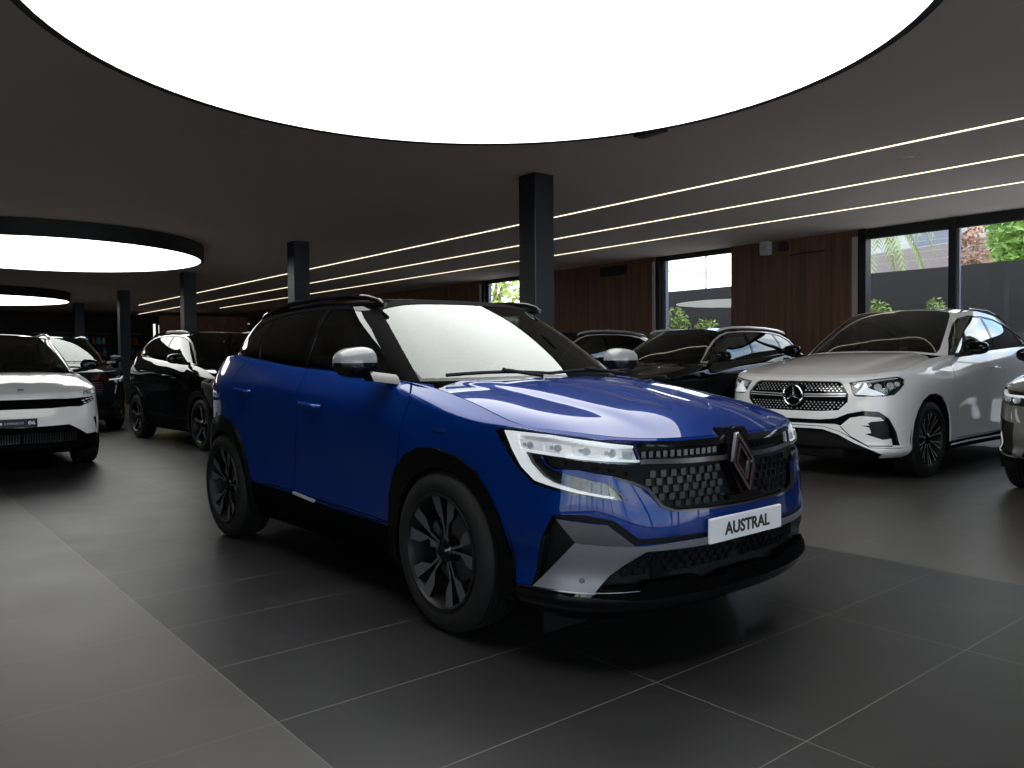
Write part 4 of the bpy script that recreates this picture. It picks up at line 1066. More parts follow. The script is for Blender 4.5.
def back_shop():
    # dark end of the hall: shelves with goods and lit signs
    for k, (x, y0, y1, n) in enumerate(((-37.9, 5.6, 8.6, 4), (-37.9, 9.0, 9.9, 4))):
        t = empty('shelf_unit', (x, (y0+y1)/2, 0), 0, 'dark shelving unit with wooden boards at the far end, '+('left of the fourth column' if k == 0 else 'right of the fourth column'), 'shelves', 'shelving at the far end')
        w = (y1-y0)/2; m = MB()
        m.box(-.02, .0, -w, w, 0, 2.7); m.box(0, .4, -w, -w+.04, 0, 2.7); m.box(0, .4, w-.04, w, 0, 2.7); m.build('frame', 'dark_wall', t, smooth=False)
        for z in (.5, 1.05, 1.55, 2.05, 2.5): MB().box(0, .4, -w+.04, w-.04, z, z+.035).build('board', 'shelf_wood', t, smooth=False)
    rnd = random.Random(4)
    cols = [('good_blue', (.05, .12, .45)), ('good_white', (.5, .5, .55)), ('good_red', (.4, .06, .04)), ('good_orange', (.5, .22, .03)), ('good_teal', (.05, .3, .4))]
    for n_, c_ in cols: pmat(n_, c_, rough=.5)
    i = 0
    for z in (.535, 1.085, 1.585, 2.085):
        y = 5.75
        while y < 9.7:
            w = rnd.uniform(.10, .22); h = rnd.uniform(.16, .34)
            if 8.45 < y+w and y < 9.1: y = 9.1; continue
            cn = cols[(i*7+int(z*3)) % 5][0]
            m = MB(); m.rbox(-w/2+.01, w/2-.01, -w/2+.01, w/2-.01, 0, h*.8, .01, 1); m.rbox(-w/4, w/4, -w/4, w/4, h*.8-.002, h, .006, 1)
            o = m.build('boxed_good', cn); o.location = (-37.7, y+w/2, z)
            tag(o, 'small %s packaged goods on the dark shelves at the far end' % cn.split('_')[1], 'box', 'goods on the far shelves')
            y += w+rnd.uniform(.02, .14); i += 1
    for k, (y, w, mt, z0, z1) in enumerate(((9.93, .09, 'sign_white', 1.75, 2.9), (10.3, .40, 'sign_warm', 1.85, 2.85))):
        t = empty('lit_sign', (-36.0, y, 0), 0, ('narrow cool lit panel' if k == 0 else 'wider warm lit panel')+' standing upright in the dark far end', 'lit sign')
        MB().box(-.06, 0, -w/2-.05, w/2+.05, 0, z1+.08).build('frame', 'device_black', t, smooth=False); MB().box(0, .01, -w/2, w/2, z0, z1).build('panel', mt, t, smooth=False)
    # wall panels with slats and a small lit rack at the right of the far end
    t = empty('display_rack', (-33.5, 12.6, 0), 0, 'dark display rack with small lit strips behind the rear of the blue car', 'rack')
    m = MB(); m.box(-.3, 0, -.9, .9, 0, 3.2); m.build('frame', 'dark_wall', t, smooth=False)
    for z in (2.2, 2.5, 2.85): MB().box(0, .03, -.5, .5, z, z+.05).build('light_bar', 'sign_warm2', t, smooth=False)
    t = empty('sideboard', (-31, 10.4, 0), 0, 'dark wooden slatted screen at the far end behind the third column', 'screen')
    m = MB(); [m.box(-.05, 0, -1.6, 1.6, .3+.32*k, .5+.32*k) for k in range(8)]; m.box(-.12, -.05, -1.65, 1.65, 0, 3.0); m.build('slats', 'wood_wall', t, smooth=False)
    # yellow vest hanging by a trolley near the black car
    t = empty('traffic_bollard', (-19.2, 5.55, 0), 0, 'yellow plastic floor stand beside the black car at the left', 'floor stand')
    MB().rbox(-.16, .16, -.12, .12, 0, .05, .01).build('base', 'device_black', t); MB().prism([(-.10, .05), (.10, .05), (.06, .95), (-.06, .95)], lambda y, z: (-.02, y, z), lambda y, z: (.02, y, z)).build('panel', 'yellow_vest', t, smooth=False)
def world_cam():
    w = bpy.data.worlds.new('sky'); sc.world = w; w.use_nodes = True; N, L = w.node_tree.nodes, w.node_tree.links
    bg = N['Background']; tc = N.new('ShaderNodeTexCoord'); n = N.new('ShaderNodeTexNoise'); n.inputs['Scale'].default_value = 2.5; n.inputs['Detail'].default_value = 5
    rp = N.new('ShaderNodeValToRGB'); rp.color_ramp.elements[0].position = .42; rp.color_ramp.elements[0].color = (.36, .52, .80, 1); rp.color_ramp.elements[1].position = .55; rp.color_ramp.elements[1].color = (1, 1, 1, 1)
    L.new(tc.outputs['Generated'], n.inputs['Vector']); L.new(n.outputs['Fac'], rp.inputs['Fac']); L.new(rp.outputs[0], bg.inputs['Color']); bg.inputs['Strength'].default_value = SKY
    cd = bpy.data.cameras.new('camera'); cam = bpy.data.objects.new('camera', cd); COL.objects.link(cam); sc.camera = cam
    cd.sensor_fit = 'HORIZONTAL'; cd.sensor_width = 36; cd.lens = 800.787*36/1024; cd.clip_end = 300; cd.clip_start = .05
    yaw, pitch, roll = radians(140.57568), radians(-1.70867), radians(-.48012)
    f = Vector((cos(yaw)*cos(pitch), sin(yaw)*cos(pitch), sin(pitch))); r = Vector((sin(yaw), -cos(yaw), 0)); u = r.cross(f)
    r2 = r*cos(roll)+u*sin(roll); u2 = -r*sin(roll)+u*cos(roll)
    cam.matrix_world = Matrix(((r2.x, u2.x, -f.x, 0), (r2.y, u2.y, -f.y, 0), (r2.z, u2.z, -f.z, 1.235), (0, 0, 0, 1)))
    v = sc.view_settings; v.view_transform = 'Standard'; v.look = 'None'; v.exposure = 0; v.gamma = 1; v.use_curve_mapping = False
    sc.cycles.use_denoising = True; sc.cycles.max_bounces = 8; sc.cycles.transparent_max_bounces = 16; sc.cycles.glossy_bounces = 5; sc.cycles.sample_clamp_indirect = 8
# ------------------------------------------------------------------ the other cars
def scale_spec(sx=1., sy=1., sz=1., **kw):
    s = dict(A_spec); f = lambda q: tuple(c*k for c, k in zip(q, (sx, sy, sz)))
    s['plan'] = [(x*sx, y*sy) for x, y in A_plan]; s['prof'] = [[(d, z*sz) for d, z in pr] for pr in A_prof]
    s['green'] = [(f(b), f(t), u) for b, t, u in A_green]
    h = dict(A_spec['hood']); h['K'] = [f(q) for q in h['K']]; h['C'] = [f(q) for q in h['C']]; s['hood'] = h
    r = dict(A_spec['roof']); r['C'] = [f(q) for q in r['C']]; s['roof'] = r
    s['wb'] = A_spec['wb']*sx; s['xf'] = -.075*sx; s.pop('ax', 0); s['wheel'] = dict(s['wheel'], y=.90*sy); s['cowlx'] *= sx; s['cowlz'] *= sz; s['q'] = 1.7; s['sc'] = (sx, sy, sz)
    w = dict(A_spec['wheel']); w['n'] = 36; w['y'] = .90*sy; s['wheel'] = w
    for k, v in kw.items():
        if isinstance(v, dict) and isinstance(s.get(k), dict): d = dict(s[k]); d.update(v); s[k] = d
        else: s[k] = v
    return s
# coupe SUV
G_plan = [(.94, 0), (.93, .32), (.885, .60), (.80, .79), (.66, .905), (.45, .97), (.15, .998), (-.32, 1.0), (-.9, .995), (-1.6, .99), (-2.3, .995), (-2.75, 1.008), (-3.1, 1.005), (-3.4, .965), (-3.66, .85), (-3.84, .62), (-3.91, .33), (-3.93, 0)]
def G_P(z8, d8, z9, d9, kind):
    if kind == 'front': return [(.12, .24), (.02, .30), (.0, .38), (.0, .50), (.0, .62), (.008, .74), (.022, .86), (.05, .96), (d8, z8), (d9, z9)]
    if kind == 'corner': return [(.09, .24), (.0, .30), (.0, .38), (.0, .50), (.0, .62), (.004, .74), (.012, .86), (.024, .97), (d8, z8), (d9, z9)]
    if kind == 'arch': return [(.05, .24), (.012, .32), (.004, .42), (.0, .54), (.0, .68), (.0, .82), (.003, .94), (.012, 1.04), (d8, z8), (d9, z9)]
    if kind == 'rear': return [(.06, .24), (.02, .34), (.008, .44), (.0, .58), (.0, .72), (.0, .86), (.004, 1.0), (.02, 1.13), (d8, z8), (d9, z9)]
    m = z8-1.2; return [(.13, .24), (.05, .30), (.03, .42), (.022, .54), (.014, .68), (.004, .82), (.0, .95+m*.5), (.010, 1.08+m), (d8, z8), (d9, z9)]
G_prof = [G_P(*a) for a in [(1.03, .10, 1.055, .15, 'front'), (1.03, .10, 1.055, .15, 'front'), (1.035, .09, 1.06, .14, 'front'), (1.045, .07, 1.07, .12, 'corner'), (1.06, .05, 1.085, .095, 'corner'), (1.08, .04, 1.105, .08, 'corner'),
    (1.12, .045, 1.15, .11, 'arch'), (1.175, .06, 1.215, .15, 'arch'), (1.24, .085, 1.26, .15, 'side'), (1.285, .085, 1.30, .15, 'side'), (1.32, .085, 1.335, .15, 'side'), (1.335, .09, 1.35, .16, 'rear'), (1.34, .10, 1.36, .18, 'rear'), (1.33, .11, 1.36, .2, 'rear'), (1.30, .12, 1.33, .2, 'rear'), (1.26, .12, 1.28, .2, 'rear'), (1.24, .12, 1.26, .2, 'rear'), (1.23, .12, 1.25, .2, 'rear')]]
G_green = [((-0.5, 0, 1.285), (-1.36, 0, 1.795), ('f', 0.04)), ((-0.52, 0.32, 1.28), (-1.365, 0.27, 1.792), ('f', 0.04)), ((-0.58, 0.6, 1.27), (-1.38, 0.49, 1.775), ('f', 0.035)), ((-0.66, 0.77, 1.25), (-1.42, 0.595, 1.75), ('c', 0.02)), ((-0.74, 0.845, 1.24), (-1.5, 0.64, 1.74), ('c', 0.02)), ((-1.0, 0.875, 1.24), (-1.7, 0.675, 1.76), ('s', 0.025)), ((-1.6, 0.875, 1.28), (-2.05, 0.69, 1.76), ('s', 0.03)), ((-2.3, 0.87, 1.32), (-2.55, 0.68, 1.71), ('s', 0.03)), ((-2.9, 0.85, 1.335), (-2.95, 0.66, 1.617), ('s', 0.025)), ((-3.35, 0.79, 1.33), (-3.25, 0.62, 1.524), ('c', 0.015, -1)), ((-3.6, 0.64, 1.29), (-3.42, 0.53, 1.45), ('c', 0.01, -1)), ((-3.7, 0.34, 1.26), (-3.5, 0.28, 1.437), ('r', 0.01)), ((-3.72, 0, 1.25), (-3.52, 0, 1.437), ('r', 0.01))]
def G_bump(x, y, a, b):
    bl = .42+.22*a; f = sstep(a/.25)
    return .016*f*(1-sstep((b-bl+.05)/.12))+.014*sin(pi*a)*(1-b*b)-.006*f*sstep((b-.8)/.1)
G_spec = dict(plan=G_plan, prof=G_prof, creases=(8,), green=G_green, gc=-1.8, wb=2.935, cowlx=-.55, cowlz=1.28, q=1.3, iw=.76,
    hood=dict(kf=5, kc=7, K=[(-.47, 0, 1.275), (-.50, .32, 1.272), (-.56, .60, 1.262), (-.62, .75, 1.245)], C=[(.55, 0, 1.115), (.25, 0, 1.18), (-.1, 0, 1.24)], bump=G_bump),
    roof=dict(ja=3, jb=10, C=[(-1.8, 0, 1.825), (-2.3, 0, 1.815), (-2.9, 0, 1.70), (-3.3, 0, 1.54)]),
    wheel=dict(R=.39, rim=.278, W=.27, y=.975, style='multi', n=48, face='satin'), xf=-.03,
    arch_i=[(.43, .10), (.445, .30), (.40, .58), (.33, .70), (.23, .80), (.10, .855), (-.05, .86), (-.20, .825), (-.32, .74), (-.40, .62), (-.43, .50), (-.445, .30), (-.44, .10)])
# ---- build
def door_polys(c, t):
    """t: dict x0 front edge, x1 B seam, x2 rear limit, zs sill, zb top, arch clearance"""
    X = c.Sx; zs = t['zs']; x0, x1, x2 = t['x0'], t['x1'], t['x2']; h = t['h']
    df = [(X(x0-.07), h+.1), (X(x0-.07), h), (X(x0+.02), h-.08), (X(x0-.03), h-.3), (X(x0-.07), zs+.2), (X(x0-.08), zs), (X(x1-.11), zs+.01), (X(x1-.12), zs+.12), (X(x1-.07), zs+.33), (X(x1), h-.09), (X(x1-.03), h+.2)]
    dr = [(X(x1-.03), h+.2), (X(x1), h-.09), (X(x1-.07), zs+.33), (X(x1-.12), zs+.12), (X(x1-.11), zs+.01), (X(x2+.48), zs+.02), (X(x2+.42), zs+.16), (X(x2+.30), zs+.30), (X(x2+.12), zs+.42), (X(x2), zs+.52), (X(x2-.035), h-.05), (X(x2+.02), h+.06), (X(x2+.10), h+.13), (X(x2+.10), h+.25)]
    return df, dr
def other_car(sp, root, paint, f):
    c = Car(sp, root); C, G, Sx = c.C, c.G, c.Sx; wb = sp['wb']; xf = sp.get('xf', 0)
    sx, sy, sz = sp.get('sc', (1, 1, 1)); pd = f.get('clad', None)
    zs = f.get('zs', .42*sz)
    C.tag('sill', [(Sx(xf-.40), .1), (Sx(xf-.40), zs-.02), (Sx(xf-wb/2), zs-.01), (Sx(xf-wb+.45), zs+.02), (Sx(xf-wb+.45), .1)])
    C.tag('rearlow', [(Sx(xf-wb-.40), .1), (Sx(xf-wb-.44), .45), (c.S[-1]-.3, .50), (c.S[-1]+1, .52), (c.S[-1]+1, .1)])
    c.arches()
    for nm, poly in f.get('tags', []): C.tag(nm, poly)
    S9 = c.S[-1]
    C.tag('taillamp', [(Sx(sp['plan'][13][0]-.03), 1.08*sz), (S9-.6, 1.12*sz), (S9-.2, 1.10*sz), (S9-.2, 1.02*sz), (S9-.6, 1.0*sz), (Sx(sp['plan'][13][0]-.03), 1.02*sz)])
    df, dr = door_polys(c, dict(f['door'], zs=zs))
    C.tag('door_front', df, only=['base']); C.tag('door_rear', dr, only=['base']); B = ['base', 'door_front', 'door_rear']
    for pts in (df[1:10], dr[5:13]): C.tag('seam', band(pts, .009), only=B)
    C.tag('seam', band([df[5], df[6], dr[5]], .009), only=B)
    cg, gS = c.CG, c.gS
    cg.tag('windscreen', [(-.1, .03), (gS[3]-.02, .03), (gS[3], .12), (gS[3], .93), (gS[3]-.03, .985), (-.1, .985)], 'b')
    cg.tag('rearglass', [(gS[10]+.02, .12), (gS[10]+.02, .92), (gS[12]+.1, .92), (gS[12]+.1, .12)], 'b')
    if f.get('chrome'):
        allw = f['wf'][:-1]+f['wr'][1:5]+f.get('chr_end', [])
        cg.tag('chrome', f['chrome'], 'xz')
        cg.tag('inner', f['chrome_in'], 'xz')
    for nm in ('wf', 'wr', 'wq'): cg.tag(nm, f[nm], 'xz')
    ext = None
    o = c.base_out([], paint); hd = c.hood_out(paint)
    mb = MB(); C.out('rearlow', .004, .03, mb); c.both('rear_bumper_trim', mb, 'matte_black')
    if sp.get('arch_o'):
        for k in 'fr': c.pair('wheel_arch_trim', lambda: C.out('clad_'+k, .008, .05), f.get('clad_mat', 'trim_gloss'))
    c.pair('side_skirt', lambda: C.out('sill', .008, .03), f.get('sill_mat', 'trim_black'))
    for nm, off, rim, mat, mode in f.get('outs', []):
        if mode == 'both': mb = MB(); C.out(nm, off, rim, mb); c.both(f['names'].get(nm, nm), mb, mat)
        else: c.pair(f['names'].get(nm, nm), lambda: C.out(nm, off, rim), mat)
    hl = c.pair('headlight', lambda: C.out('lamp', -.03, 0), 'lamp_black')
    if f.get('lampel'):
        def el():
            mb = MB()
            for it in f['lampel']:
                if it[0] == 'p': patch(G, it[1], -.03, -.006, mb, it[2])
                else:
                    p, n = G.at(it[1], it[2]); mb.addbm(disc(Vector(p)-Vector(n)*.03, n, it[3], .022), it[4])
            return mb
        c.pair('lamp_module', el, ['lamp_silver', 'drl', 'lamp_crystal'], hl)
    c.pair('lamp_lens', lambda: C.out('lamp', .001, .004), 'clear_lens', hl)
    c.pair('tail_light', lambda: C.out('taillamp', .004, .01), 'tail_red')
    dfo = c.pair('door', lambda: C.out('door_front', 0, .014), paint); dro = c.pair('door', lambda: C.out('door_rear', 0, .014), paint)
    for xh, zh, par in (f['handle1']+(dfo,), f['handle2']+(dro,)):
        def hf():
            P3 = []
            for i, dx in enumerate((.11, .09, 0, -.09, -.11)):
                p, n = G.at(Sx(xh+dx), zh); P3.append(Vector(p)+Vector(n)*(.0 if i in (0, 4) else .03))
            return MB().tube(P3, [.010, .013, .014, .013, .010], 8)
        c.pair('door_handle', hf, f.get('handle_mat', paint), par)
    c.pair('window', lambda: cg.out('wf', -.003, 0), f.get('glass', 'glass_front'), dfo); c.pair('window', lambda: cg.out('wr', -.003, 0), 'glass_dark', dro)
    c.pair('quarter_window', lambda: cg.out('wq', -.003, 0), 'glass_dark')
    c.both('windscreen', cg.out('windscreen', -.002, 0), 'glass_wind' if not f.get('ws_dark') else 'glass_ws_dark'); c.both('rear_window', cg.out('rearglass', -.002, 0), 'glass_dark')
    c.both('pillars', cg.out('base', 0, .008), f.get('pillar', paint))
    if f.get('chrome'): 
        c.pair('window_trim', lambda: cg.out('chrome', .006, .012), f.get('chrome_mat', 'satin')); c.pair('window_frame', lambda: cg.out('inner', .0, .0), 'gloss_black')
    c.both('roof', c.CR.out('base', 0, 0), f.get('roof', paint))
    if f.get('rail'):
        R = [(x*sx, y*sy, z*sz) for x, y, z in [(-1.10, .603, 1.560), (-1.14, .605, 1.583), (-1.24, .612, 1.606), (-1.42, .620, 1.624), (-1.8, .628, 1.636), (-2.2, .625, 1.628), (-2.55, .613, 1.603), (-2.74, .60, 1.575), (-2.80, .595, 1.555)]]
        if f.get('railpts'): R = f['railpts']
        n = len(R); c.pair('roof_rail', lambda: MB().tube(R, [.010]+[.018]*(n-2)+[.008], 8), f['rail'])
    mx, my, mz = f['mirror']
    def mir():
        M = Matrix.Translation((mx, my, mz)) @ Matrix.Rotation(radians(-8), 4, 'Z')
        def g(co): t = co.y+.5; return (co.x*(1.0-.15*t)+.10*max(0, t-.6), co.y, co.z*(1.0-.25*t*t))
        mb = MB(); mb.addbm(blob(.15, .22, .155, M, 2, g), 0)
        for k, fc in enumerate(mb.f):
            if sum(mb.v[i][2] for i in fc)/len(fc) < mz-.03: mb.m[k] = 1
        mb.prism([(mx+.10, mz-.10), (mx+.02, mz-.10), (mx-.04, mz-.06), (mx+.06, mz-.055)], lambda x, z: (x, my-.20, z), lambda x, z: (x, my-.04, z+.02), 1); return mb
    c.pair('wing_mirror', mir, [f.get('mir', 'gloss_black'), 'semi_black'], dfo, angle=60)
    def wip():
        P = []
        for k in range(7):
            s_ = .08+.48*k/6; p, n = c.GG.at(s_, sp['cowlz']+.02); P.append(Vector((p[0]+.03, p[1], p[2]+.015)))
        return MB().tube(P, .009, 6)
    c.pair('wiper', wip, 'matte_black')
    c.underbody(); c.wheels(); c.interior(sx=sp['cowlx']-.95, z=.66*sz)
    if f.get('extra'): f['extra'](c)
    C.free(); cg.free()
    return c
def s_windows(sx, sy, sz):
    k = lambda P: [(x*sx, z*sz) for x, z in P]
    d = dict(wf=k([(-.60, 1.158), (-.80, 1.30), (-1.00, 1.425), (-1.15, 1.492), (-1.27, 1.528), (-1.42, 1.545), (-1.60, 1.552), (-1.655, 1.19)]),
        wr=k([(-1.70, 1.195), (-1.655, 1.553), (-2.0, 1.556), (-2.30, 1.540), (-2.36, 1.40), (-2.37, 1.245), (-2.30, 1.23)]),
        wq=k([(-2.41, 1.255), (-2.40, 1.42), (-2.35, 1.533), (-2.50, 1.515), (-2.68, 1.44), (-2.80, 1.34), (-2.78, 1.295)]),
        chrome=k([(-.545, 1.135), (-.78, 1.315), (-.99, 1.445), (-1.14, 1.515), (-1.27, 1.552), (-1.42, 1.570), (-1.65, 1.578), (-2.0, 1.581), (-2.33, 1.563), (-2.52, 1.54), (-2.71, 1.465), (-2.86, 1.34), (-2.82, 1.272), (-2.28, 1.205), (-1.5, 1.155)]),
        chrome_in=k([(-.575, 1.150), (-.79, 1.305), (-.995, 1.432), (-1.145, 1.50), (-1.27, 1.537), (-1.42, 1.555), (-1.65, 1.562), (-2.0, 1.566), (-2.33, 1.548), (-2.51, 1.524), (-2.69, 1.452), (-2.83, 1.34), (-2.80, 1.285), (-2.28, 1.220), (-1.5, 1.168)]),
        door=dict(x0=-.44*sx, x1=-1.585*sx, x2=-2.61*sx, h=1.13*sz), handle1=(-1.42*sx, .985*sz), handle2=(-2.42*sx, 1.04*sz), mirror=(-.70*sx, 1.005*sy, 1.222*sz))
    return d
def star(c, s0, z0, r, o, mat='chrome'):
    def f():
        mb = MB(); G = c.G; n = 32; ring = [(r*cos(2*pi*k/n), r*sin(2*pi*k/n)) for k in range(n)]; p, nn = G.at(0, z0); x = p[0]+o
        P = [Vector((x, y, z0+z)) for y, z in ring]
        mb.tube(P+[P[0]], .009, 8, caps=False)
        for k in range(3):
            a = pi/2+k*2*pi/3; d = Vector((0, cos(a), sin(a))); t = Vector((0, -sin(a), cos(a))); q = Vector((x-.004, 0, z0))
            b = [q-t*.016-d*.01, q+d*r*.97, q+t*.016-d*.01, q+Vector((.014, 0, 0))]
            mb.add(b, [(0, 1, 3), (1, 2, 3), (0, 3, 2)])
        return mb
    f().build('emblem', mat, c.root, smooth=False)
def gle(root):
    lamp = [(.575, .985), (.67, 1.003), (.90, 1.030), (1.10, 1.042), (1.185, 1.015), (1.175, .96), (1.10, .905), (1.03, .865), (.90, .850), (.67, .847), (.625, .86)]
    grille = [(-.1, .998), (.46, .996), (.50, .98), (.575, .872), (.572, .795), (.485, .710), (.30, .695), (-.1, .690)]
    black = [(-.1, .612), (.30, .612), (.455, .629), (.573, .680), (.715, .710), (.857, .703), (.963, .635), (1.052, .495), (1.095, .369), (.995, .375), (.963, .571), (.871, .648), (.70, .66), (.600, .640), (.505, .558), (.455, .572), (.30, .568), (-.1, .565)]
    low = [(-.1, .515), (.20, .518), (.33, .515), (.486, .470), (.633, .394), (.772, .338), (.90, .28), (.9, .2), (-.1, .2)]
    pod = [(.690, .565), (.775, .568), (.755, .588), (.790, .605), (.916, .617), (.965, .575), (.998, .44), (.90, .430), (.82, .455), (.735, .483), (.79, .498), (.77, .55)]
    pin = band([(.505, .55), (.60, .455), (.755, .370), (1.00, .368)], .010)
    f = dict(zs=.36, tags=[('bar', black), ('low', low), ('pod', pod), ('pin', pin), ('grille', grille), ('lamp', lamp), ('seam', band([(.0, .545), (.33, .545), (.50, .50), (.65, .42), (.78, .352), (1.12, .345)], .006))],
        outs=[('bar', -.02, 0, 'gloss_black', 'both'), ('low', -.05, 0, 'matte_black', 'both'), ('pod', -.03, 0, 'semi_black', 'pair'), ('pin', -.006, 0, 'gloss_black', 'pair')], names=dict(bar='bumper_trim', low='lower_intake', pod='air_intake', pin='trim_line'),
        wf=[(-.80, 1.275), (-1.0, 1.432), (-1.22, 1.574), (-1.40, 1.655), (-1.62, 1.688), (-1.90, 1.692), (-1.93, 1.325)], wr=[(-1.98, 1.330), (-1.96, 1.690), (-2.3, 1.665), (-2.6, 1.604), (-2.80, 1.548), (-2.90, 1.370)], wq=[(-2.95, 1.372), (-2.86, 1.527), (-3.05, 1.472), (-3.24, 1.401)],
        chrome=[(-.72, 1.225), (-.97, 1.438), (-1.20, 1.588), (-1.39, 1.672), (-1.62, 1.708), (-1.95, 1.710), (-2.3, 1.684), (-2.6, 1.626), (-2.82, 1.563), (-3.08, 1.483), (-3.32, 1.385), (-2.95, 1.353), (-1.95, 1.307)],
        chrome_in=[(-.74, 1.235), (-.98, 1.432), (-1.205, 1.580), (-1.39, 1.664), (-1.62, 1.700), (-1.95, 1.702), (-2.3, 1.676), (-2.6, 1.616), (-2.82, 1.555), (-3.08, 1.475), (-3.29, 1.390), (-2.95, 1.360), (-1.95, 1.314)], chrome_mat='gloss_black',
        door=dict(x0=-.56, x1=-1.92, x2=-2.98, h=1.21), handle1=(-1.62, 1.105), handle2=(-2.72, 1.16), handle_mat='white_paint', mirror=(-.86, 1.10, 1.325),
        lampel=[('p', [(.64, .87), (.70, .935), (.72, .985), (.74, .985), (.76, .935), (.93, .868), (.80, .860)], 1), ('p', [(.62, .95), (.66, .985), (.70, .99), (.66, .93)], 0), ('d', .86, .945, .035, 2), ('d', 1.0, .955, .035, 2), ('d', 1.09, .97, .025, 0), ('p', [(.60, .985), (.90, 1.02), (1.10, 1.032), (1.10, 1.024), (.90, 1.010), (.62, .975)], 0)],
        roof='white_paint', pillar='white_paint', ws_dark=True, sill_mat='trim_black')
    def extra(c):
        G = c.G; mb = MB(); c.C.out('grille', -.03, 0, mb, 0)
        GP = grille
        for r in range(12):
            z = .98-.024*r
            for k in range(15):
                s_ = .012+.042*k+(.021 if r % 2 else 0)
                if inpoly(s_+.012, z, GP) and inpoly(s_+.012, z+.01, GP) and inpoly(s_+.012, z-.01, GP) and not (.80 < z < .885) and math.hypot(s_, z-.85) > .13:
                    patch(G, [(s_, z-.0085), (s_+.0105, z), (s_, z+.0085), (s_-.0105, z)], -.03, -.027, mb, 1)
        patch(G, [(.12, .868), (.55, .878), (.552, .868), (.12, .857)], -.03, .002, mb, 1); patch(G, [(.12, .846), (.548, .855), (.545, .846), (.12, .835)], -.03, .002, mb, 1)
        patch(G, [(.12, .857), (.55, .868), (.548, .855), (.12, .846)], -.03, -.012, mb, 0)
        g = c.both('grille', mb, ['gloss_black', 'satin'])
        p, nn = G.at(0, .85); MB().lathe([(0, p[0]+.006), (.118, p[0]+.004), (.122, p[0]-.03)], 32, 'x', c=(0, 0, .85)).build('emblem_plate', 'gloss_black', g, recalc=True)
        star(c, 0, .85, .105, .014)
        R = []
        c.pair('roof_rail', lambda: MB().tube([(-1.55, .645, 1.755), (-1.62, .65, 1.78), (-1.85, .66, 1.795), (-2.3, .665, 1.785), (-2.7, .655, 1.72), (-3.0, .645, 1.645)], [.006, .012, .014, .014, .012, .006], 8), 'gloss_black')
        c.pair('skirt_strip', lambda: patch(G, band([(c.Sx(-.45), .315), (c.Sx(-2.35), .325)], .018), 0, .02), 'chrome')
        MB().lathe([(0, .006), (.018, .005), (.022, 0)], 16, 'z').build('hood_badge', 'plate_dark', c.root)
        c.root.children[-1].location = (.66, 0, 1.098)
        pts = {}
    f['extra'] = extra
    return other_car(G_spec, root, 'white_paint', f)
def lynk06(root, sp):
    f = s_windows(*sp['sc'])
    f.update(tags=[('band', [(-.1, .842), (.30, .842), (.50, .838), (.86, .855), (.885, .815), (.62, .742), (.50, .745), (.30, .735), (-.1, .735)]), ('low', [(-.1, .53), (.48, .545), (.56, .50), (.70, .42), (1.12, .435), (1.2, .1), (-.1, .1)]), ('vent', [(.80, .605), (.91, .62), (.95, .42), (.90, .42)]),
            ('lamp', [(.68, .878), (.71, .925), (.92, .938), (1.0, .93), (.985, .89), (.86, .88)])],
        outs=[('band', -.015, 0, 'trim_black', 'both'), ('low', -.03, 0, 'trim_black', 'both'), ('vent', -.03, 0, 'gloss_black', 'pair')], names=dict(band='grille_band', low='lower_grille', vent='air_vent'),
        lampel=[('p', [(.72, .885), (.75, .885), (.75, .922), (.73, .92)], 0), ('p', [(.80, .885), (.84, .885), (.84, .93), (.80, .928)], 0), ('p', [(.90, .888), (.93, .888), (.93, .932), (.90, .932)], 1)], roof='gloss_black', pillar='gloss_black', mir='gloss_black', rail='white_paint', ws_dark=True)
    def extra(c):
        G = c.G; mb = MB()
        for s_, z_ in [(.66, .80), (.71, .815), (.76, .82), (.68, .775), (.74, .785), (.80, .80), (.81, .825)]:
            patch(G, [(s_, z_), (s_+.03, z_+.003), (s_+.03, z_+.018), (s_, z_+.015)], -.015, -.004, mb)
        c.both('fog_lamp', mb, 'lamp_silver')
        mb = MB()
        for k in range(22): patch(G, [(.02+.026*k, .355), (.032+.026*k, .355), (.032+.026*k, .455), (.02+.026*k, .455)], -.03, -.012, mb)
        c.both('grille_slats', mb, 'grille_tab')
        p, n = G.at(0, .585); x = p[0]+.008; pl = MB().rbox(x-.006, x+.006, -.228, .148, .538, .632, .004, 1).build('number_plate', 'plate_dark', c.root)
        Y = lambda y, z: Matrix(((0, 0, 1, x+.0065), (1, 0, 0, y), (0, 1, 0, z), (0, 0, 0, 1)))
        text_mb('LYNK&CO', .034, Y(-.075, .585), 0, .0005, 1.15).build('plate_text', 'plate_paint', pl, smooth=False)
        text_mb('06', .052, Y(.092, .585), .0015, .0005, 1.3).build('plate_text', 'plate_white', pl, smooth=False)
        MB().box(x+.006, x+.0072, -.212, -.188, .573, .597).build('plate_mark', 'plate_paint', pl, smooth=False)
        MB().rbox(.80, .83, -.03, .03, .945, .958, .003, 1).build('hood_badge', 'plate_dark', c.root)
    f['extra'] = extra
    return other_car(sp, root, 'white_paint', f)
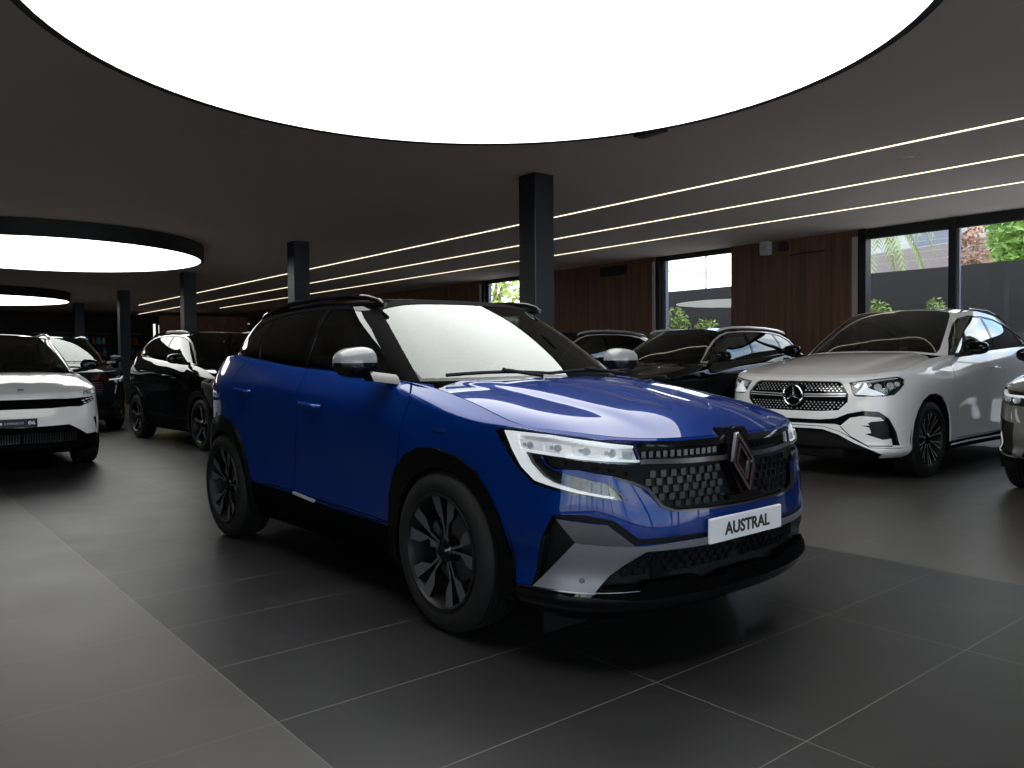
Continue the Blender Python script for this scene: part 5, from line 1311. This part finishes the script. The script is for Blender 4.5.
def dark_suv(root, sp, paint='black_paint', chrome=False, rail=None, front='a', **kw):
    f = s_windows(*sp['sc'])
    if not chrome: f.pop('chrome'); f.pop('chrome_in')
    sx, sy, sz = sp['sc']; k = lambda P: [(s, z*sz) for s, z in P]
    f.update(tags=[('grille', k([(-.1, .86), (.45, .86), (.50, .80), (.44, .62), (-.1, .60)])), ('low', k([(-.1, .50), (.50, .51), (.62, .40), (.66, .30), (-.1, .28)])), ('vent', kw.get('vent') or k([(.74, .60), (.95, .63), (1.02, .46), (.98, .40), (.70, .38)])),
            ('lamp', k([(.55, .86), (.60, .90), (.80, .93), (1.05, .955), (1.12, .93), (1.05, .86), (.85, .80), (.62, .79)]))],
        outs=[('low', -.04, 0, 'matte_black', 'both'), ('vent', -.035, 0, 'semi_black', 'pair')], names=dict(low='lower_grille', vent='air_intake'),
        lampel=[('p', k([(.60, .86), (.85, .875), (1.05, .91), (1.05, .925), (.85, .893), (.60, .878)]), 1), ('d', .72, .84*sz, .028, 2), ('d', .84, .85*sz, .028, 2), ('d', .95, .87*sz, .024, 2)], roof=kw.get('roof', paint), pillar=kw.get('pillar', paint), rail=rail, ws_dark=kw.get('ws_dark', True), mir=kw.get('mir', 'gloss_black'))
    f.update(kw.get('f', {}))
    def extra(c):
        G = c.G; mb = MB(); c.C.out('grille', -.03, 0, mb, 0)
        for i in range(6): z = (.63+.038*i)*sz; patch(G, [(-.02, z), (.42+.012*i, z), (.42+.012*i, z+.012), (-.02, z+.012)], -.03, -.008, mb, 1)
        c.both('grille', mb, ['matte_black', 'dark_chrome'])
    f['extra'] = extra
    return other_car(sp, root, paint, f)
def all_cars():
    glass_mat('glass_ws_dark', (.16, .17, .17), 1.3, ior=1.55)
    ao = dict(arch_o=A_spec['arch_o'], arch_or=A_spec['arch_or'])
    r = empty('car', (-4.56, 8.45, 0), radians(-90), 'white coupe SUV with a star emblem in the black grille, at the right', 'car'); gle(r)
    sp = scale_spec(.97, 1., 1., wheel=dict(style='five', R=.355))
    r = empty('car', (-11.1, 1.42, 0), 0, 'white SUV with a dark LYNK&CO 06 plate at the left edge', 'car'); lynk06(r, sp)
    sp = scale_spec(1.03, 1.03, 1.035, wheel=dict(style='multi', R=.37), arch_o=None, arch_or=None)
    r = empty('car', (-7.60, 8.4, 0), radians(-90), 'black SUV with chrome window trim, right next to the white coupe SUV', 'car')
    c = dark_suv(r, sp, chrome=True, rail='satin')
    sp = scale_spec(1.03, 1.03, 1.06, wheel=dict(style='five', R=.37), arch_o=None, arch_or=None)
    r = empty('car', (-10.45, 8.4, 0), radians(-90), 'dark SUV with silver roof rails, half hidden behind the windscreen of the blue car', 'car'); dark_suv(r, sp, chrome=True, rail='satin')
    sp = scale_spec(1.08, 1.06, 1.09, wheel=dict(style='seven', R=.38))
    for k in range(6):
        for j, w in ((7, .4), (8, 1), (9, 1)): d, z = sp['prof'][k][j]; sp['prof'][k][j] = (d, z+.10*w)
    sp['hood']['C'] = [(x, y, z+d) for (x, y, z), d in zip(sp['hood']['C'], (.085, .05, .02))]
    r = empty('car', (-16.6, 3.0, 0), 0, 'big black SUV with bright windscreen, behind the white SUV at the left', 'car'); dark_suv(r, sp, rail='gloss_black', ws_dark=False)
    sp = scale_spec(1.02, 1.0, 1.06, wheel=dict(style='five', R=.365, caliper='caliper_blue', ca=-1.25, face='wheel_silver'))
    r = empty('car', (-11.45, 4.65, 0), radians(3), 'black SUV with blue brake calipers, between the left columns and the blue car', 'car'); dark_suv(r, sp, chrome=True, rail='gloss_black')
    sp = scale_spec(1.03, 1.05, 1.02, wheel=dict(style='five', R=.39), arch_o=None, arch_or=None)
    for k in range(8):
        for j, dz in ((0, .15), (1, .12), (2, .08), (3, .03)): d, z = sp['prof'][k][j]; sp['prof'][k][j] = (d, z+dz)
    r = empty('car', (-1.86, 8.4, 0), radians(-90), 'silver grey car cut off by the right edge of the photo', 'car'); dark_suv(r, sp, 'grey_paint', vent=[(.70, .66), (.90, .70), (1.12, .68), (1.16, .55), (1.10, .38), (.72, .36)])
LAMP, LEDS, SKY = 3.9, 1.9, 4.4
mats(); emat('sign_warm2', (1, .8, .45), .35)
room(); back_shop(); world_cam()
Acar((-2.905, 2.955, 0), radians(.6))
all_cars()
